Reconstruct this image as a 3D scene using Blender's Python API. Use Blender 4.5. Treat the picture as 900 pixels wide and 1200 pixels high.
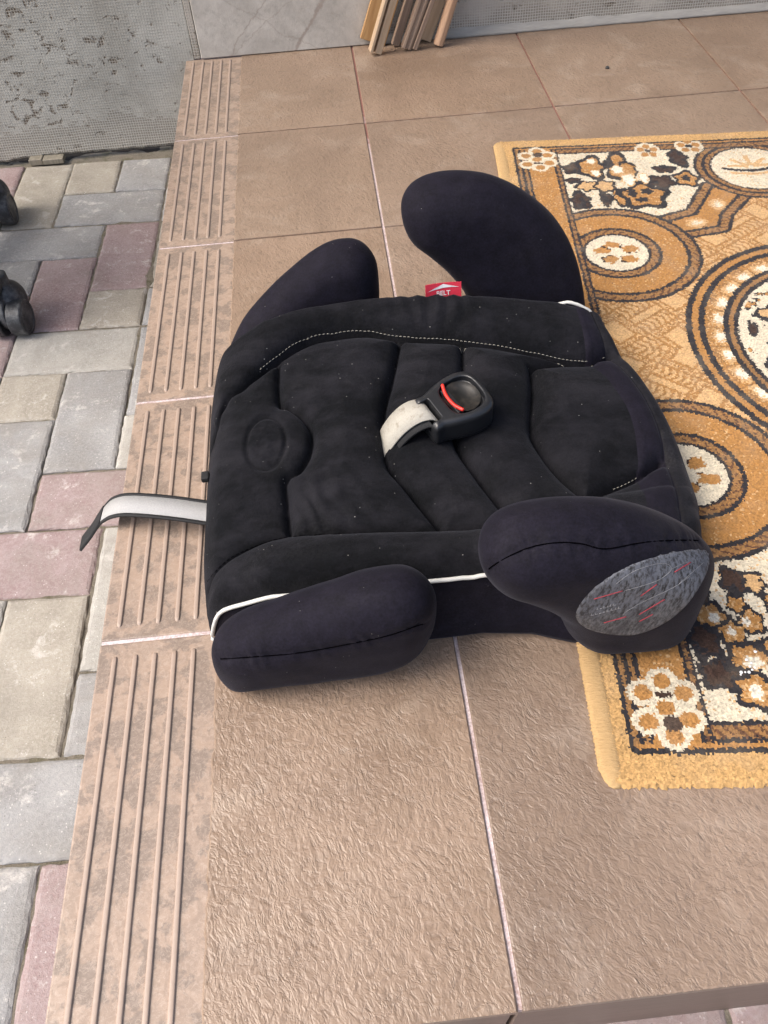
import bpy, bmesh, math, random
import numpy as np
from mathutils import Vector, Matrix
from mathutils.bvhtree import BVHTree

for o in list(bpy.data.objects):
    bpy.data.objects.remove(o)
SC = bpy.context.scene
COL = SC.collection
RNG = np.random.default_rng(7)
random.seed(7)

# ------------------------------------------------------------------ camera
cd = bpy.data.cameras.new('camera')
cam = bpy.data.objects.new('camera', cd)
COL.objects.link(cam)
cam.location = (-0.0669, -1.2670, 0.5861)
cam.rotation_euler = (0.683565, 0.042940, -0.095959)
cd.sensor_fit = 'VERTICAL'
cd.sensor_height = 36.0
cd.lens = 936.54 / 1200 * 36.0
cd.clip_start = 0.02
cd.clip_end = 500
SC.camera = cam

# ------------------------------------------------------------------ sky, sun, exposure
SUN_EL, SUN_AZ = math.radians(52), math.radians(-100)   # azimuth measured from +Y towards +X
world = bpy.data.worlds.new('World')
SC.world = world
world.use_nodes = True
wn = world.node_tree
bg = wn.nodes['Background']
sky = wn.nodes.new('ShaderNodeTexSky')
sky.sky_type = 'NISHITA'
sky.sun_disc = False
sky.sun_elevation = SUN_EL
sky.sun_rotation = SUN_AZ
sky.air_density = 1.0
sky.dust_density = 5.0
sky.ozone_density = 0.6
wn.links.new(sky.outputs[0], bg.inputs[0])
bg.inputs[1].default_value = 0.15
sd = bpy.data.lights.new('sun', 'SUN')
sd.energy = 1.5
sd.angle = math.radians(36)
sd.color = (1.0, 0.965, 0.92)
sun = bpy.data.objects.new('sun', sd)
COL.objects.link(sun)
dirv = Vector((math.cos(SUN_EL) * math.sin(SUN_AZ), math.cos(SUN_EL) * math.cos(SUN_AZ), math.sin(SUN_EL)))
sun.rotation_euler = dirv.to_track_quat('Z', 'Y').to_euler()
sun.location = dirv * 5
SC.view_settings.view_transform = 'Standard'
SC.view_settings.look = 'None'
SC.view_settings.gamma = 1
SC.view_settings.use_curve_mapping = False
SC.view_settings.exposure = 0.85
SC.render.engine = 'CYCLES'


# ------------------------------------------------------------------ node helpers
class NT:
    def __init__(self, name):
        self.m = bpy.data.materials.new(name)
        self.m.use_nodes = True
        self.t = self.m.node_tree
        self.b = self.t.nodes['Principled BSDF']
        self._tc = None

    def n(self, typ, ins=None, **props):
        nd = self.t.nodes.new('ShaderNode' + typ)
        for k, v in props.items():
            setattr(nd, k, v)
        for k, v in (ins or {}).items():
            self.set(nd, k, v)
        return nd

    def set(self, nd, k, v):
        s = nd.inputs[k]
        if hasattr(v, 'is_output') or isinstance(v, bpy.types.NodeSocket):
            self.t.links.new(v, s)
        else:
            if isinstance(v, (tuple, list)) and len(v) == 3 and s.type == 'RGBA':
                v = (*v, 1)
            s.default_value = v

    def tc(self, which='Object'):
        if self._tc is None:
            self._tc = self.n('TexCoord')
        return self._tc.outputs[which]

    def rand(self):
        return self.n('ObjectInfo').outputs['Random']

    def pos(self, scale=(1, 1, 1), off=None, which='Object', rot=(0, 0, 0)):
        mp = self.n('Mapping', {'Vector': self.tc(which), 'Scale': scale, 'Rotation': rot})
        out = mp.outputs[0]
        if off is not None:
            out = self.n('VectorMath', {0: out, 1: off}, operation='ADD').outputs[0]
        return out

    def roff(self, k=37.0):
        r = self.rand()
        a = self.math('MULTIPLY', r, k)
        b = self.math('MULTIPLY', r, k * 1.73)
        return self.n('CombineXYZ', {0: a, 1: b, 2: a}).outputs[0]

    def noise(self, vec, scale, detail=3, rough=0.55, dist=0.0, out=0):
        return self.n('TexNoise', {'Vector': vec, 'Scale': scale, 'Detail': detail, 'Roughness': rough, 'Distortion': dist}).outputs[out]

    def voro(self, vec, scale, feature='F1', out='Distance', rnd=1.0, **kw):
        nd = self.n('TexVoronoi', {'Vector': vec, 'Scale': scale, 'Randomness': rnd}, feature=feature, **kw)
        return nd.outputs[out]

    def ramp(self, fac, stops, interp='LINEAR'):
        nd = self.n('ValToRGB', {'Fac': fac})
        cr = nd.color_ramp
        cr.interpolation = interp
        while len(cr.elements) < len(stops):
            cr.elements.new(0.5)
        for e, (p, c) in zip(cr.elements, stops):
            e.position = p
            e.color = (c, c, c, 1) if isinstance(c, (int, float)) else (*c, 1)
        return nd.outputs[0]

    def math(self, op, a, b=0.0, c=0.0, clamp=False):
        nd = self.n('Math', {0: a, 1: b, 2: c}, operation=op)
        nd.use_clamp = clamp
        return nd.outputs[0]

    def mix(self, fac, a, b, blend='MIX'):
        nd = self.n('MixRGB', {'Fac': fac, 'Color1': a, 'Color2': b}, blend_type=blend)
        return nd.outputs[0]

    def bump(self, h, strength, dist, normal=None):
        ins = {'Height': h, 'Strength': strength, 'Distance': dist}
        if normal is not None:
            ins['Normal'] = normal
        return self.n('Bump', ins).outputs[0]

    def done(self, col=None, rough=None, normal=None, **kw):
        if col is not None:
            self.set(self.b, 'Base Color', col)
        if rough is not None:
            self.set(self.b, 'Roughness', rough)
        if normal is not None:
            self.set(self.b, 'Normal', normal)
        for k, v in kw.items():
            self.set(self.b, k, v)
        return self.m


MAT = {}


def simple(name, col, rough=0.6, nscale=60, var=0.15, bump=0.0, **kw):
    t = NT(name)
    nz = t.noise(t.tc(), nscale, 4)
    c2 = tuple(max(0, c * (1 - var)) for c in col)
    c1 = tuple(min(1, c * (1 + var)) for c in col)
    c = t.mix(nz, c2, c1)
    nrm = t.bump(nz, 0.5, bump) if bump else None
    MAT[name] = t.done(c, rough, nrm, **kw)
    return MAT[name]


def make_materials():
    # ---- stone-look floor tile
    t = NT('tile_relief')
    off = t.roff(9.0)
    P = t.pos(off=off)
    warp = t.n('VectorMath', {0: t.n('TexNoise', {'Vector': P, 'Scale': 30.0, 'Detail': 1.0}).outputs['Color'], 1: (0.012, 0.012, 0.012)}, operation='MULTIPLY').outputs[0]
    Pw = t.n('VectorMath', {0: P, 1: warp}, operation='ADD').outputs[0]
    r = t.n('VectorRotate', {'Vector': Pw, 'Angle': t.math('ADD', t.math('MULTIPLY', t.rand(), 0.5), -0.70)}, rotation_type='Z_AXIS').outputs[0]
    st = t.n('Mapping', {'Vector': r, 'Scale': (1.0, 0.62, 1.0)}).outputs[0]
    n1 = t.noise(st, 250, 2, 0.55, 0.5)
    n3 = t.noise(st, 120, 2, 0.5, 0.6)
    n2 = t.noise(P, 700, 2)
    crease = t.ramp(t.noise(st, 46, 4, 0.65, 0.5), [(0.470, 0), (0.492, 1), (0.514, 0)])
    h = t.math('ADD', t.math('MULTIPLY', n1, 0.85), t.math('MULTIPLY', n3, 0.38))
    h = t.math('ADD', h, t.math('MULTIPLY', n2, 0.12))
    h = t.math('SUBTRACT', h, t.math('MULTIPLY', crease, 0.10))
    low = t.noise(t.pos(off=off), 7, 4, 0.6)
    base = t.mix(t.ramp(low, [(0.3, 0), (0.7, 1)]), (0.218, 0.157, 0.113), (0.288, 0.212, 0.158))
    base = t.mix(t.math('MULTIPLY', t.ramp(h, [(0.44, 1), (0.66, 0)]), 0.55), base, (0.15, 0.105, 0.075))
    dusty = t.ramp(t.noise(t.pos(off=off, scale=(1, 1, 1)), 13, 6, 0.7, 0.6), [(0.52, 0), (0.8, 1)])
    base = t.mix(t.math('MULTIPLY', dusty, 0.42), base, (0.50, 0.43, 0.36))
    scuff = t.ramp(t.noise(t.pos(scale=(1, 3.5, 1), off=off), 30, 7, 0.8, 0.6), [(0.64, 0), (0.78, 1)])
    base = t.mix(t.math('MULTIPLY', scuff, 0.4), base, (0.6, 0.54, 0.48))
    damp = t.ramp(t.noise(t.pos(off=off), 5, 5, 0.65, 0.5), [(0.5, 0), (0.66, 1)])
    base = t.mix(t.math('MULTIPLY', damp, 0.5), base, (0.17, 0.12, 0.088))
    gr = t.ramp(t.voro(P, 120), [(0.035, 1), (0.06, 0)])
    gm = t.ramp(t.noise(P, 20, 2), [(0.5, 0), (0.6, 1)])
    base = t.mix(t.math('MULTIPLY', t.math('MULTIPLY', gr, gm), 0.7), base, (0.62, 0.57, 0.5))
    gd = t.ramp(t.voro(t.pos(off=off, scale=(1.1, 1, 1)), 95), [(0.03, 1), (0.05, 0)])
    base = t.mix(t.math('MULTIPLY', t.math('MULTIPLY', gd, t.math('SUBTRACT', 1.0, gm)), 0.7), base, (0.05, 0.04, 0.03))
    tint = t.ramp(t.rand(), [(0, (0.94, 0.94, 0.95)), (0.5, (1.0, 0.99, 0.97)), (1, (1.05, 1.01, 0.97))])
    base = t.mix(1.0, base, tint, 'MULTIPLY')
    rough = t.math('ADD', t.math('MULTIPLY', low, 0.25), 0.27)
    MAT['tile_relief'] = t.done(base, rough, t.bump(h, 0.9, 0.0016))
    # ---- smooth ribbed band with blotches
    t = NT('tile_band')
    P = t.pos(off=t.roff(5.0))
    bl = t.ramp(t.noise(P, 70, 4, 0.6, 1.2), [(0.47, 0), (0.53, 1)])
    bl2 = t.ramp(t.noise(P, 46, 4, 0.6, 0.3), [(0.49, 0), (0.55, 1)])
    curl = t.ramp(t.noise(P, 120, 3, 0.6, 1.5), [(0.47, 0), (0.5, 1), (0.53, 0)])
    fine = t.noise(P, 300, 4, 0.7)
    c = t.mix(t.math('MULTIPLY', bl, 0.55), (0.322, 0.236, 0.178), (0.246, 0.182, 0.140))
    c = t.mix(t.math('MULTIPLY', bl2, 0.72), c, (0.165, 0.128, 0.103))
    c = t.mix(t.math('MULTIPLY', curl, 0.35), c, (0.46, 0.375, 0.31))
    c = t.mix(t.math('MULTIPLY', t.ramp(fine, [(0.45, 0), (0.7, 1)]), 0.2), c, (0.55, 0.45, 0.37))
    MAT['tile_band'] = t.done(c, t.math('ADD', 0.38, t.math('MULTIPLY', bl, 0.15)), t.bump(fine, 0.35, 0.0006))
    t = NT('tile_rib')
    f = t.noise(t.tc(), 220, 4, 0.7)
    MAT['tile_rib'] = t.done(t.mix(f, (0.29, 0.216, 0.170), (0.39, 0.303, 0.246)), 0.45, t.bump(f, 0.3, 0.0005))
    # ---- riser
    t = NT('tile_riser')
    f = t.noise(t.pos(scale=(4, 40, 40)), 6, 5, 0.65)
    MAT['tile_riser'] = t.done(t.mix(f, (0.10, 0.07, 0.055), (0.22, 0.16, 0.125)), 0.5, t.bump(f, 0.4, 0.001))
    # ---- grout: pale where rubbed with lime, red-brown elsewhere
    t = NT('grout')
    P = t.tc()
    n = t.noise(P, 14, 4, 0.7)
    sep = t.n('SeparateXYZ', {0: P})
    x = sep.outputs[0]
    y = sep.outputs[1]
    side = t.math('ADD', t.math('MULTIPLY', x, 2.6), t.math('MULTIPLY', y, 1.0))
    k = t.ramp(t.math('ADD', side, t.math('MULTIPLY', n, 0.9)), [(0.34, 0), (0.46, 1)])
    fine = t.noise(P, 500, 3, 0.6)
    pale = t.mix(t.ramp(t.math('ADD', t.math('MULTIPLY', fine, 0.5), t.math('MULTIPLY', n, 0.5)), [(0.38, 0), (0.6, 1)]), (0.34, 0.245, 0.225), (0.66, 0.58, 0.59))
    red = t.mix(fine, (0.19, 0.085, 0.07), (0.31, 0.16, 0.13))
    MAT['grout'] = t.done(t.mix(k, pale, red), 0.85, t.bump(fine, 0.5, 0.0008))

    # ---- concrete pavers
    def paver(name, ca, cb, cc, stain):
        t = NT(name)
        P = t.pos(off=t.roff(21.0))
        big = t.noise(P, 16, 5, 0.65, 0.5)
        fine = t.noise(P, 260, 4, 0.75)
        grain = t.noise(P, 900, 2, 0.6)
        c = t.mix(t.ramp(big, [(0.36, 0), (0.64, 1)]), ca, cb)
        c = t.mix(t.math('MULTIPLY', t.ramp(fine, [(0.42, 0), (0.64, 1)]), 0.5), c, cc)
        spots = t.ramp(t.voro(P, 220), [(0.10, 1), (0.2, 0)])
        msk = t.ramp(t.noise(P, 60, 2), [(0.45, 0), (0.6, 1)])
        c = t.mix(t.math('MULTIPLY', t.math('MULTIPLY', spots, msk), 0.55), c, (0.78, 0.75, 0.72))
        dk = t.ramp(t.voro(t.pos(off=t.roff(3.0)), 150), [(0.05, 1), (0.11, 0)])
        c = t.mix(t.math('MULTIPLY', dk, 0.5), c, (0.06, 0.055, 0.05))
        lime = t.ramp(t.noise(P, 24, 6, 0.72, 0.3), [(0.57, 0), (0.66, 1)])
        c = t.mix(t.math('MULTIPLY', lime, stain), c, (0.66, 0.63, 0.60))
        h = t.math('ADD', t.math('MULTIPLY', fine, 0.6), t.math('MULTIPLY', grain, 0.4))
        soil = t.ramp(t.noise(P, 9, 5, 0.7, 0.4), [(0.46, 0), (0.68, 1)])
        c = t.mix(t.math('MULTIPLY', soil, 0.45), c, (0.21, 0.19, 0.16))
        MAT[name] = t.done(c, 0.82, t.bump(h, 0.7, 0.0018))
    paver('paver_grey', (0.235, 0.235, 0.235), (0.315, 0.315, 0.312), (0.41, 0.405, 0.395), 0.6)
    paver('paver_red', (0.25, 0.172, 0.17), (0.325, 0.25, 0.245), (0.40, 0.345, 0.335), 0.55)
    paver('paver_beige', (0.28, 0.252, 0.206), (0.36, 0.33, 0.276), (0.45, 0.425, 0.375), 0.5)
    paver('paver_pale', (0.32, 0.31, 0.28), (0.40, 0.385, 0.35), (0.47, 0.455, 0.42), 0.4)
    # ---- joint sand / soil with moss
    t = NT('joint_soil')
    P = t.tc()
    n = t.noise(P, 40, 5, 0.7)
    f = t.noise(P, 500, 4, 0.8)
    c = t.mix(f, (0.105, 0.088, 0.064), (0.36, 0.32, 0.255))
    c = t.mix(t.ramp(n, [(0.5, 0), (0.66, 1)]), c, t.mix(f, (0.07, 0.065, 0.035), (0.22, 0.20, 0.125)))
    MAT['joint_soil'] = t.done(c, 0.95, t.bump(f, 0.9, 0.004))
    # ---- plaster with reinforcing mesh showing
    def mesh_plaster(name, ca, cb, thr, weave):
        t = NT(name)
        P = t.tc()
        sep = t.n('SeparateXYZ', {0: P})
        wob = t.math('MULTIPLY', t.noise(P, 12, 2), 0.006)
        k = 2 * math.pi / 0.0046
        sx = t.math('SINE', t.math('MULTIPLY', t.math('ADD', sep.outputs[0], wob), k))
        sz = t.math('SINE', t.math('MULTIPLY', t.math('ADD', sep.outputs[2], wob), k))
        grid = t.math('MAXIMUM', sx, sz)
        grid = t.ramp(t.math('MULTIPLY', t.math('ADD', grid, 1), 0.5), [(0.72, 0), (0.95, 1)])
        big = t.noise(P, 9, 5, 0.65, 0.4)
        mid = t.noise(t.pos(which='Object', scale=(1, 1, 1.3)), 46, 4, 0.62, 0.5)
        fine = t.noise(P, 320, 4, 0.7)
        bare = t.ramp(t.math('ADD', mid, t.math('MULTIPLY', t.noise(P, 5, 3, 0.6), 0.40)), [(thr + 0.035, 0), (thr + 0.10, 1)])
        # towards the foot of the wall the coat has crumbled off the mesh
        foot = t.ramp(t.math('ADD', t.math('MULTIPLY', sep.outputs[2], 7.0), t.math('ADD', t.math('MULTIPLY', big, 0.7), t.math('MULTIPLY', mid, 0.6))), [(weave, 1), (weave + 0.16, 0)])
        c = t.mix(t.ramp(big, [(0.3, 0), (0.7, 1)]), ca, cb)
        vis = t.ramp(t.noise(P, 18, 4, 0.65, 0.3), [(0.38, 0.02), (0.66, 0.22)])
        c = t.mix(t.math('MULTIPLY', t.math('SUBTRACT', 1.0, grid), vis), c, (0.16, 0.145, 0.12))
        stn = t.ramp(t.noise(t.pos(scale=(1, 1, 0.6)), 6, 6, 0.7, 0.8), [(0.46, 0), (0.68, 1)])
        c = t.mix(t.math('MULTIPLY', stn, 0.45), c, (0.22, 0.20, 0.165))
        hole = t.mix(grid, (0.10, 0.075, 0.05), (0.40, 0.375, 0.33))
        c = t.mix(bare, c, hole)
        wv = t.mix(grid, (0.16, 0.14, 0.11), (0.56, 0.54, 0.49))
        c = t.mix(t.math('MULTIPLY', foot, 0.6), c, wv)
        c = t.mix(t.math('MULTIPLY', fine, 0.14), c, (0.2, 0.19, 0.17))
        h = t.math('ADD', t.math('MULTIPLY', grid, 0.35), t.math('MULTIPLY', fine, 0.35))
        h = t.math('SUBTRACT', h, t.math('MULTIPLY', bare, 0.9))
        h = t.math('ADD', h, t.math('MULTIPLY', big, 1.6))
        trow = t.noise(t.pos(scale=(0.35, 1, 1), rot=(0, 0.5, 0)), 26, 4, 0.6, 0.5)
        h = t.math('ADD', h, t.math('MULTIPLY', trow, 1.2))
        MAT[name] = t.done(c, 0.9, t.bump(h, 0.7, 0.0025))
    mesh_plaster('mesh_plaster', (0.42, 0.41, 0.37), (0.54, 0.53, 0.485), 0.775, -0.42)
    mesh_plaster('mesh_plaster_pale', (0.40, 0.37, 0.325), (0.51, 0.475, 0.425), 0.79, 0.80)
    # ---- marble-look wall tile
    t = NT('marble_tile')
    P = t.tc()
    big = t.noise(P, 11, 7, 0.68, 0.8)
    fine = t.noise(P, 130, 5, 0.7)
    c = t.mix(t.ramp(big, [(0.35, 0), (0.65, 1)]), (0.34, 0.315, 0.278), (0.54, 0.51, 0.458))
    sp = t.n('SeparateXYZ', {0: P})
    wob = t.math('MULTIPLY', t.noise(P, 22, 5, 0.65), 0.030)
    for ka, kb, c0, w, st_ in ((-0.80, 0.60, 0.098, 0.0016, 0.75), (-0.72, 0.69, 0.176, 0.0007, 0.55), (0.50, 0.87, -0.015, 0.0006, 0.35), (-0.55, 0.83, 0.137, 0.0005, 0.4)):
        dd = t.math('ADD', t.math('MULTIPLY', sp.outputs[0], ka), t.math('MULTIPLY', sp.outputs[2], kb))
        dd = t.math('ABSOLUTE', t.math('SUBTRACT', t.math('ADD', dd, wob), c0))
        vein = t.ramp(t.math('DIVIDE', dd, w * 2.5), [(0.3, 1), (1.0, 0)])
        c = t.mix(t.math('MULTIPLY', vein, st_), c, (0.24, 0.185, 0.15))
    c = t.mix(t.math('MULTIPLY', fine, 0.3), c, (0.66, 0.63, 0.58))
    c = t.mix(t.ramp(t.noise(P, 55, 6, 0.75, 0.6), [(0.52, 0), (0.7, 0.45)]), c, (0.27, 0.245, 0.215))
    MAT['marble_tile'] = t.done(c, 0.6, t.bump(t.math('ADD', fine, big), 0.5, 0.0012))
    t = NT('cement_fillet')
    P = t.tc()
    n = t.noise(t.pos(scale=(1, 5, 5)), 30, 5, 0.7)
    MAT['cement_fillet'] = t.done(t.mix(n, (0.20, 0.19, 0.175), (0.42, 0.40, 0.365)), 0.8, t.bump(n, 0.6, 0.003))

    # ---- fabrics
    def fabric(name, col, sheen, rough, specks, dust, nap=0.0, dustcol=(0.30, 0.29, 0.29)):
        t = NT(name)
        P = t.tc()
        weave = t.noise(P, 1500, 2, 0.6)
        mid = t.noise(P, 90, 4, 0.6)
        big = t.noise(P, 14, 4, 0.6, 0.6)
        fine = t.noise(P, 520, 3, 0.75)
        c = t.mix(t.ramp(t.math('ADD', t.math('MULTIPLY', mid, 0.4), t.math('MULTIPLY', fine, 0.6)), [(0.36, 0), (0.64, 1)]), tuple(v * 0.55 for v in col), tuple(v * 1.5 for v in col))
        if nap:
            npz = t.ramp(t.noise(t.pos(scale=(1, 1.7, 1)), 13, 7, 0.72, 0.25), [(0.42, 0), (0.62, 1)])
            npf = t.math('ADD', 0.35, t.math('MULTIPLY', fine, 0.9))
            c = t.mix(t.math('MULTIPLY', t.math('MULTIPLY', npz, npf), nap), c, (0.0165, 0.0160, 0.0205))
        sm = t.ramp(big, [(0.5, 0), (0.75, 1)])
        c = t.mix(t.math('MULTIPLY', t.math('MULTIPLY', sm, t.ramp(t.noise(P, 420, 4, 0.8), [(0.4, 0), (0.7, 1)])), dust), c, dustcol)
        sp = t.ramp(t.voro(P, 150), [(0.030 * specks, 1), (0.055 * specks, 0)])
        sp = t.math('MULTIPLY', sp, t.ramp(t.noise(P, 33, 1), [(0.53, 0), (0.58, 1)]))
        c = t.mix(t.math('MULTIPLY', sp, 0.85), c, (0.45, 0.44, 0.42))
        h = t.math('ADD', t.math('MULTIPLY', weave, 0.5), t.math('MULTIPLY', mid, 0.6))
        if nap:
            h = t.math('ADD', h, t.math('MULTIPLY', t.noise(P, 330, 3, 0.7), 0.9))
        MAT[name] = t.done(c, rough, t.bump(h, 0.45 if nap else 0.3, 0.0016 if nap else 0.001), **{'Sheen Weight': sheen, 'Sheen Roughness': 0.35, 'Sheen Tint': (0.75, 0.78, 0.95, 1), 'Specular IOR Level': 0.15})
    fabric('velour', (0.0030, 0.0034, 0.0046), 0.06, 0.95, 1.3, 0.04, nap=0.8)
    fabric('lycra', (0.0076, 0.0066, 0.0122), 0.06, 0.8, 0.8, 0.08, dustcol=(0.16, 0.15, 0.16))
    fabric('lycra_dusty', (0.009, 0.009, 0.012), 0.07, 0.85, 1.2, 0.30, dustcol=(0.16, 0.155, 0.15))
    # worn grey end patch
    t = NT('worn_patch')
    P = t.pos(scale=(1, 1, 0.28), rot=(0, 0.35, 0))
    f = t.noise(P, 420, 4, 0.75)
    g = t.noise(P, 60, 4, 0.6)
    c = t.mix(t.ramp(f, [(0.38, 0), (0.62, 1)]), (0.022, 0.022, 0.025), (0.155, 0.155, 0.165))
    c = t.mix(t.ramp(g, [(0.5, 0), (0.68, 1)]), c, (0.05, 0.05, 0.06))
    bl = t.ramp(t.math('ADD', t.n('SeparateXYZ', {0: t.tc()}).outputs[2], t.math('MULTIPLY', g, 0.03)), [(0.118, 0), (0.135, 1)])
    c = t.mix(t.math('MULTIPLY', bl, t.ramp(f, [(0.42, 0), (0.6, 0.75)])), c, (0.15, 0.16, 0.19))
    MAT['worn_patch'] = t.done(c, 0.8, t.bump(f, 0.6, 0.001))
    simple('print_red', (0.30, 0.035, 0.05), 0.7, 300, 0.4)
    simple('print_white', (0.24, 0.24, 0.25), 0.7, 500, 0.5)
    simple('piping', (0.60, 0.60, 0.57), 0.6, 90, 0.14)
    simple('thread', (0.36, 0.34, 0.29), 0.8, 200, 0.25)
    simple('dark_thread', (0.0015, 0.0015, 0.002), 1.0, 200, 0.2, **{'Specular IOR Level': 0.0})
    simple('lint', (0.6, 0.58, 0.55), 0.9, 200, 0.2)
    # webbing
    t = NT('webbing_pale')
    P = t.tc('Generated')
    f = t.noise(t.tc(), 700, 3, 0.7)
    d = t.ramp(t.noise(t.tc(), 130, 5, 0.75), [(0.55, 0), (0.72, 1)])
    c = t.mix(f, (0.28, 0.265, 0.225), (0.46, 0.44, 0.39))
    c = t.mix(t.math('MULTIPLY', d, 0.7), c, (0.14, 0.11, 0.075))
    MAT['webbing_pale'] = t.done(c, 0.85, t.bump(f, 0.6, 0.0008))
    simple('webbing_black', (0.008, 0.0085, 0.010), 0.75, 600, 0.4, 0.0006)
    t = NT('webbing_grey')
    f = t.noise(t.tc(), 900, 3, 0.7)
    MAT['webbing_grey'] = t.done(t.mix(f, (0.25, 0.25, 0.25), (0.47, 0.47, 0.465)), 0.8, t.bump(f, 0.5, 0.0008))
    t = NT('black_plastic')
    f = t.noise(t.tc(), 60, 5, 0.7)
    f2 = t.noise(t.tc(), 900, 2)
    MAT['black_plastic'] = t.done(t.mix(f, (0.010, 0.0108, 0.013), (0.020, 0.021, 0.024)), t.math('ADD', 0.22, t.math('MULTIPLY', f, 0.2)), t.bump(f2, 0.2, 0.0003))
    t = NT('dusty_plastic')
    f = t.noise(t.tc(), 90, 5, 0.7)
    MAT['dusty_plastic'] = t.done(t.mix(t.ramp(f, [(0.45, 0), (0.7, 1)]), (0.004, 0.004, 0.004), (0.030, 0.025, 0.020)), 0.45)
    t = NT('caster_plastic')
    f = t.noise(t.tc(), 45, 6, 0.75)
    MAT['caster_plastic'] = t.done(t.mix(t.ramp(f, [(0.46, 0), (0.72, 1)]), (0.022, 0.024, 0.028), (0.13, 0.135, 0.14)), 0.5, t.bump(f, 0.3, 0.001))
    simple('red_plastic', (0.62, 0.03, 0.02), 0.35, 40, 0.1)
    simple('tag_red', (0.60, 0.03, 0.06), 0.6, 400, 0.12)
    simple('tag_white', (0.8, 0.8, 0.8), 0.6, 400, 0.05)
    # carpet: colour of each knot is stored on the mesh
    t = NT('carpet_pile')
    a = t.n('Attribute', attribute_name='knot').outputs['Color']
    f = t.noise(t.tc(), 800, 3, 0.7)
    c = t.mix(0.55, a, t.mix(f, (0.55, 0.55, 0.55), (1.35, 1.33, 1.3)), 'MULTIPLY')
    MAT['carpet_pile'] = t.done(c, 0.95, t.bump(f, 0.5, 0.001), **{'Sheen Weight': 0.12, 'Specular IOR Level': 0.1})
    t = NT('carpet_binding')
    f = t.noise(t.pos(scale=(150, 620, 150)), 1.0, 4, 0.75)
    MAT['carpet_binding'] = t.done(t.mix(f, (0.36, 0.225, 0.095), (0.56, 0.375, 0.180)), 0.9, t.bump(f, 0.8, 0.0015))
    simple('carpet_back', (0.30, 0.2, 0.1), 0.95, 300, 0.3)

    # ---- woods
    def wood(name, ca, cb):
        t = NT(name)
        P = t.pos(scale=(1, 1, 0.06), off=t.roff(3.0))
        g = t.noise(P, 130, 6, 0.65, 0.8)
        f = t.noise(t.pos(scale=(1, 1, 0.03), off=t.roff(2.0)), 700, 3, 0.6)
        c = t.mix(t.ramp(g, [(0.35, 0), (0.65, 1)]), ca, cb)
        c = t.mix(t.math('MULTIPLY', f, 0.35), c, tuple(v * 0.45 for v in ca))
        MAT[name] = t.done(c, 0.6, t.bump(f, 0.4, 0.0006))
    wood('wood_orange', (0.44, 0.235, 0.09), (0.60, 0.37, 0.165))
    wood('wood_pale', (0.45, 0.32, 0.205), (0.60, 0.455, 0.31))
    wood('wood_brown', (0.24, 0.165, 0.12), (0.37, 0.27, 0.20))
    wood('wood_red', (0.45, 0.27, 0.165), (0.60, 0.395, 0.255))
    wood('wood_grey', (0.20, 0.18, 0.14), (0.33, 0.30, 0.24))
    simple('gap_shade_soil', (0.030, 0.024, 0.018), 0.95, 240, 0.6, 0.003)  # near-black earth: shade of the gap under the panel is in the colour
    simple('concrete_core', (0.28, 0.26, 0.24), 0.9, 30, 0.2)
    simple('pebble', (0.05, 0.05, 0.05), 0.8, 300, 0.4)


make_materials()


# ------------------------------------------------------------------ mesh helpers
def make(name, V, F, mat, parent=None, smooth=True, loc=None):
    me = bpy.data.meshes.new(name)
    me.from_pydata([tuple(map(float, v)) for v in V], [], [tuple(int(i) for i in f) for f in F])
    me.update()
    if smooth:
        me.polygons.foreach_set('use_smooth', [True] * len(me.polygons))
    if mat is not None:
        me.materials.append(MAT[mat] if isinstance(mat, str) else mat)
    o = bpy.data.objects.new(name, me)
    COL.objects.link(o)
    if parent is not None:
        o.parent = parent
    if loc is not None:
        o.location = loc
    return o


def from_bm(name, bm, mat, parent=None, smooth=False, loc=None):
    me = bpy.data.meshes.new(name)
    bmesh.ops.recalc_face_normals(bm, faces=bm.faces)
    bm.to_mesh(me)
    bm.free()
    if smooth:
        me.polygons.foreach_set('use_smooth', [True] * len(me.polygons))
    me.materials.append(MAT[mat])
    o = bpy.data.objects.new(name, me)
    COL.objects.link(o)
    if parent is not None:
        o.parent = parent
    if loc is not None:
        o.location = loc
    return o


def empty(name, loc=(0, 0, 0), rz=0.0):
    o = bpy.data.objects.new(name, None)
    o.empty_display_size = 0.05
    COL.objects.link(o)
    o.location = loc
    o.rotation_euler = (0, 0, rz)
    return o


def tag(o, label=None, cat=None, group=None, kind=None):
    if label:
        o['label'] = label
    if cat:
        o['category'] = cat
    if group:
        o['group'] = group
    if kind:
        o['kind'] = kind
    return o


def bevel_box(bm, lo, hi, bev=0.0, seg=1):
    r = bmesh.ops.create_cube(bm, size=1.0)
    vs = r['verts']
    lo, hi = Vector(lo), Vector(hi)
    for v in vs:
        v.co = Vector((lo[i] + (v.co[i] + 0.5) * (hi[i] - lo[i]) for i in range(3)))
    if bev:
        es = list({e for v in vs for e in v.link_edges})
        bmesh.ops.bevel(bm, geom=es, offset=bev, segments=seg, profile=0.6, affect='EDGES')


def catmull(P, n=8, closed=False):
    P = np.asarray(P, float)
    m = len(P)
    out = []
    rng = range(m if closed else m - 1)
    for i in rng:
        if closed:
            a, b, c, d = P[(i - 1) % m], P[i], P[(i + 1) % m], P[(i + 2) % m]
        else:
            a, b, c, d = P[max(i - 1, 0)], P[i], P[i + 1], P[min(i + 2, m - 1)]
        for k in range(n):
            t = k / n
            out.append(0.5 * (2 * b + (c - a) * t + (2 * a - 5 * b + 4 * c - d) * t * t + (3 * b - a - 3 * c + d) * t ** 3))
    if not closed:
        out.append(P[-1])
    return np.array(out)


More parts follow.
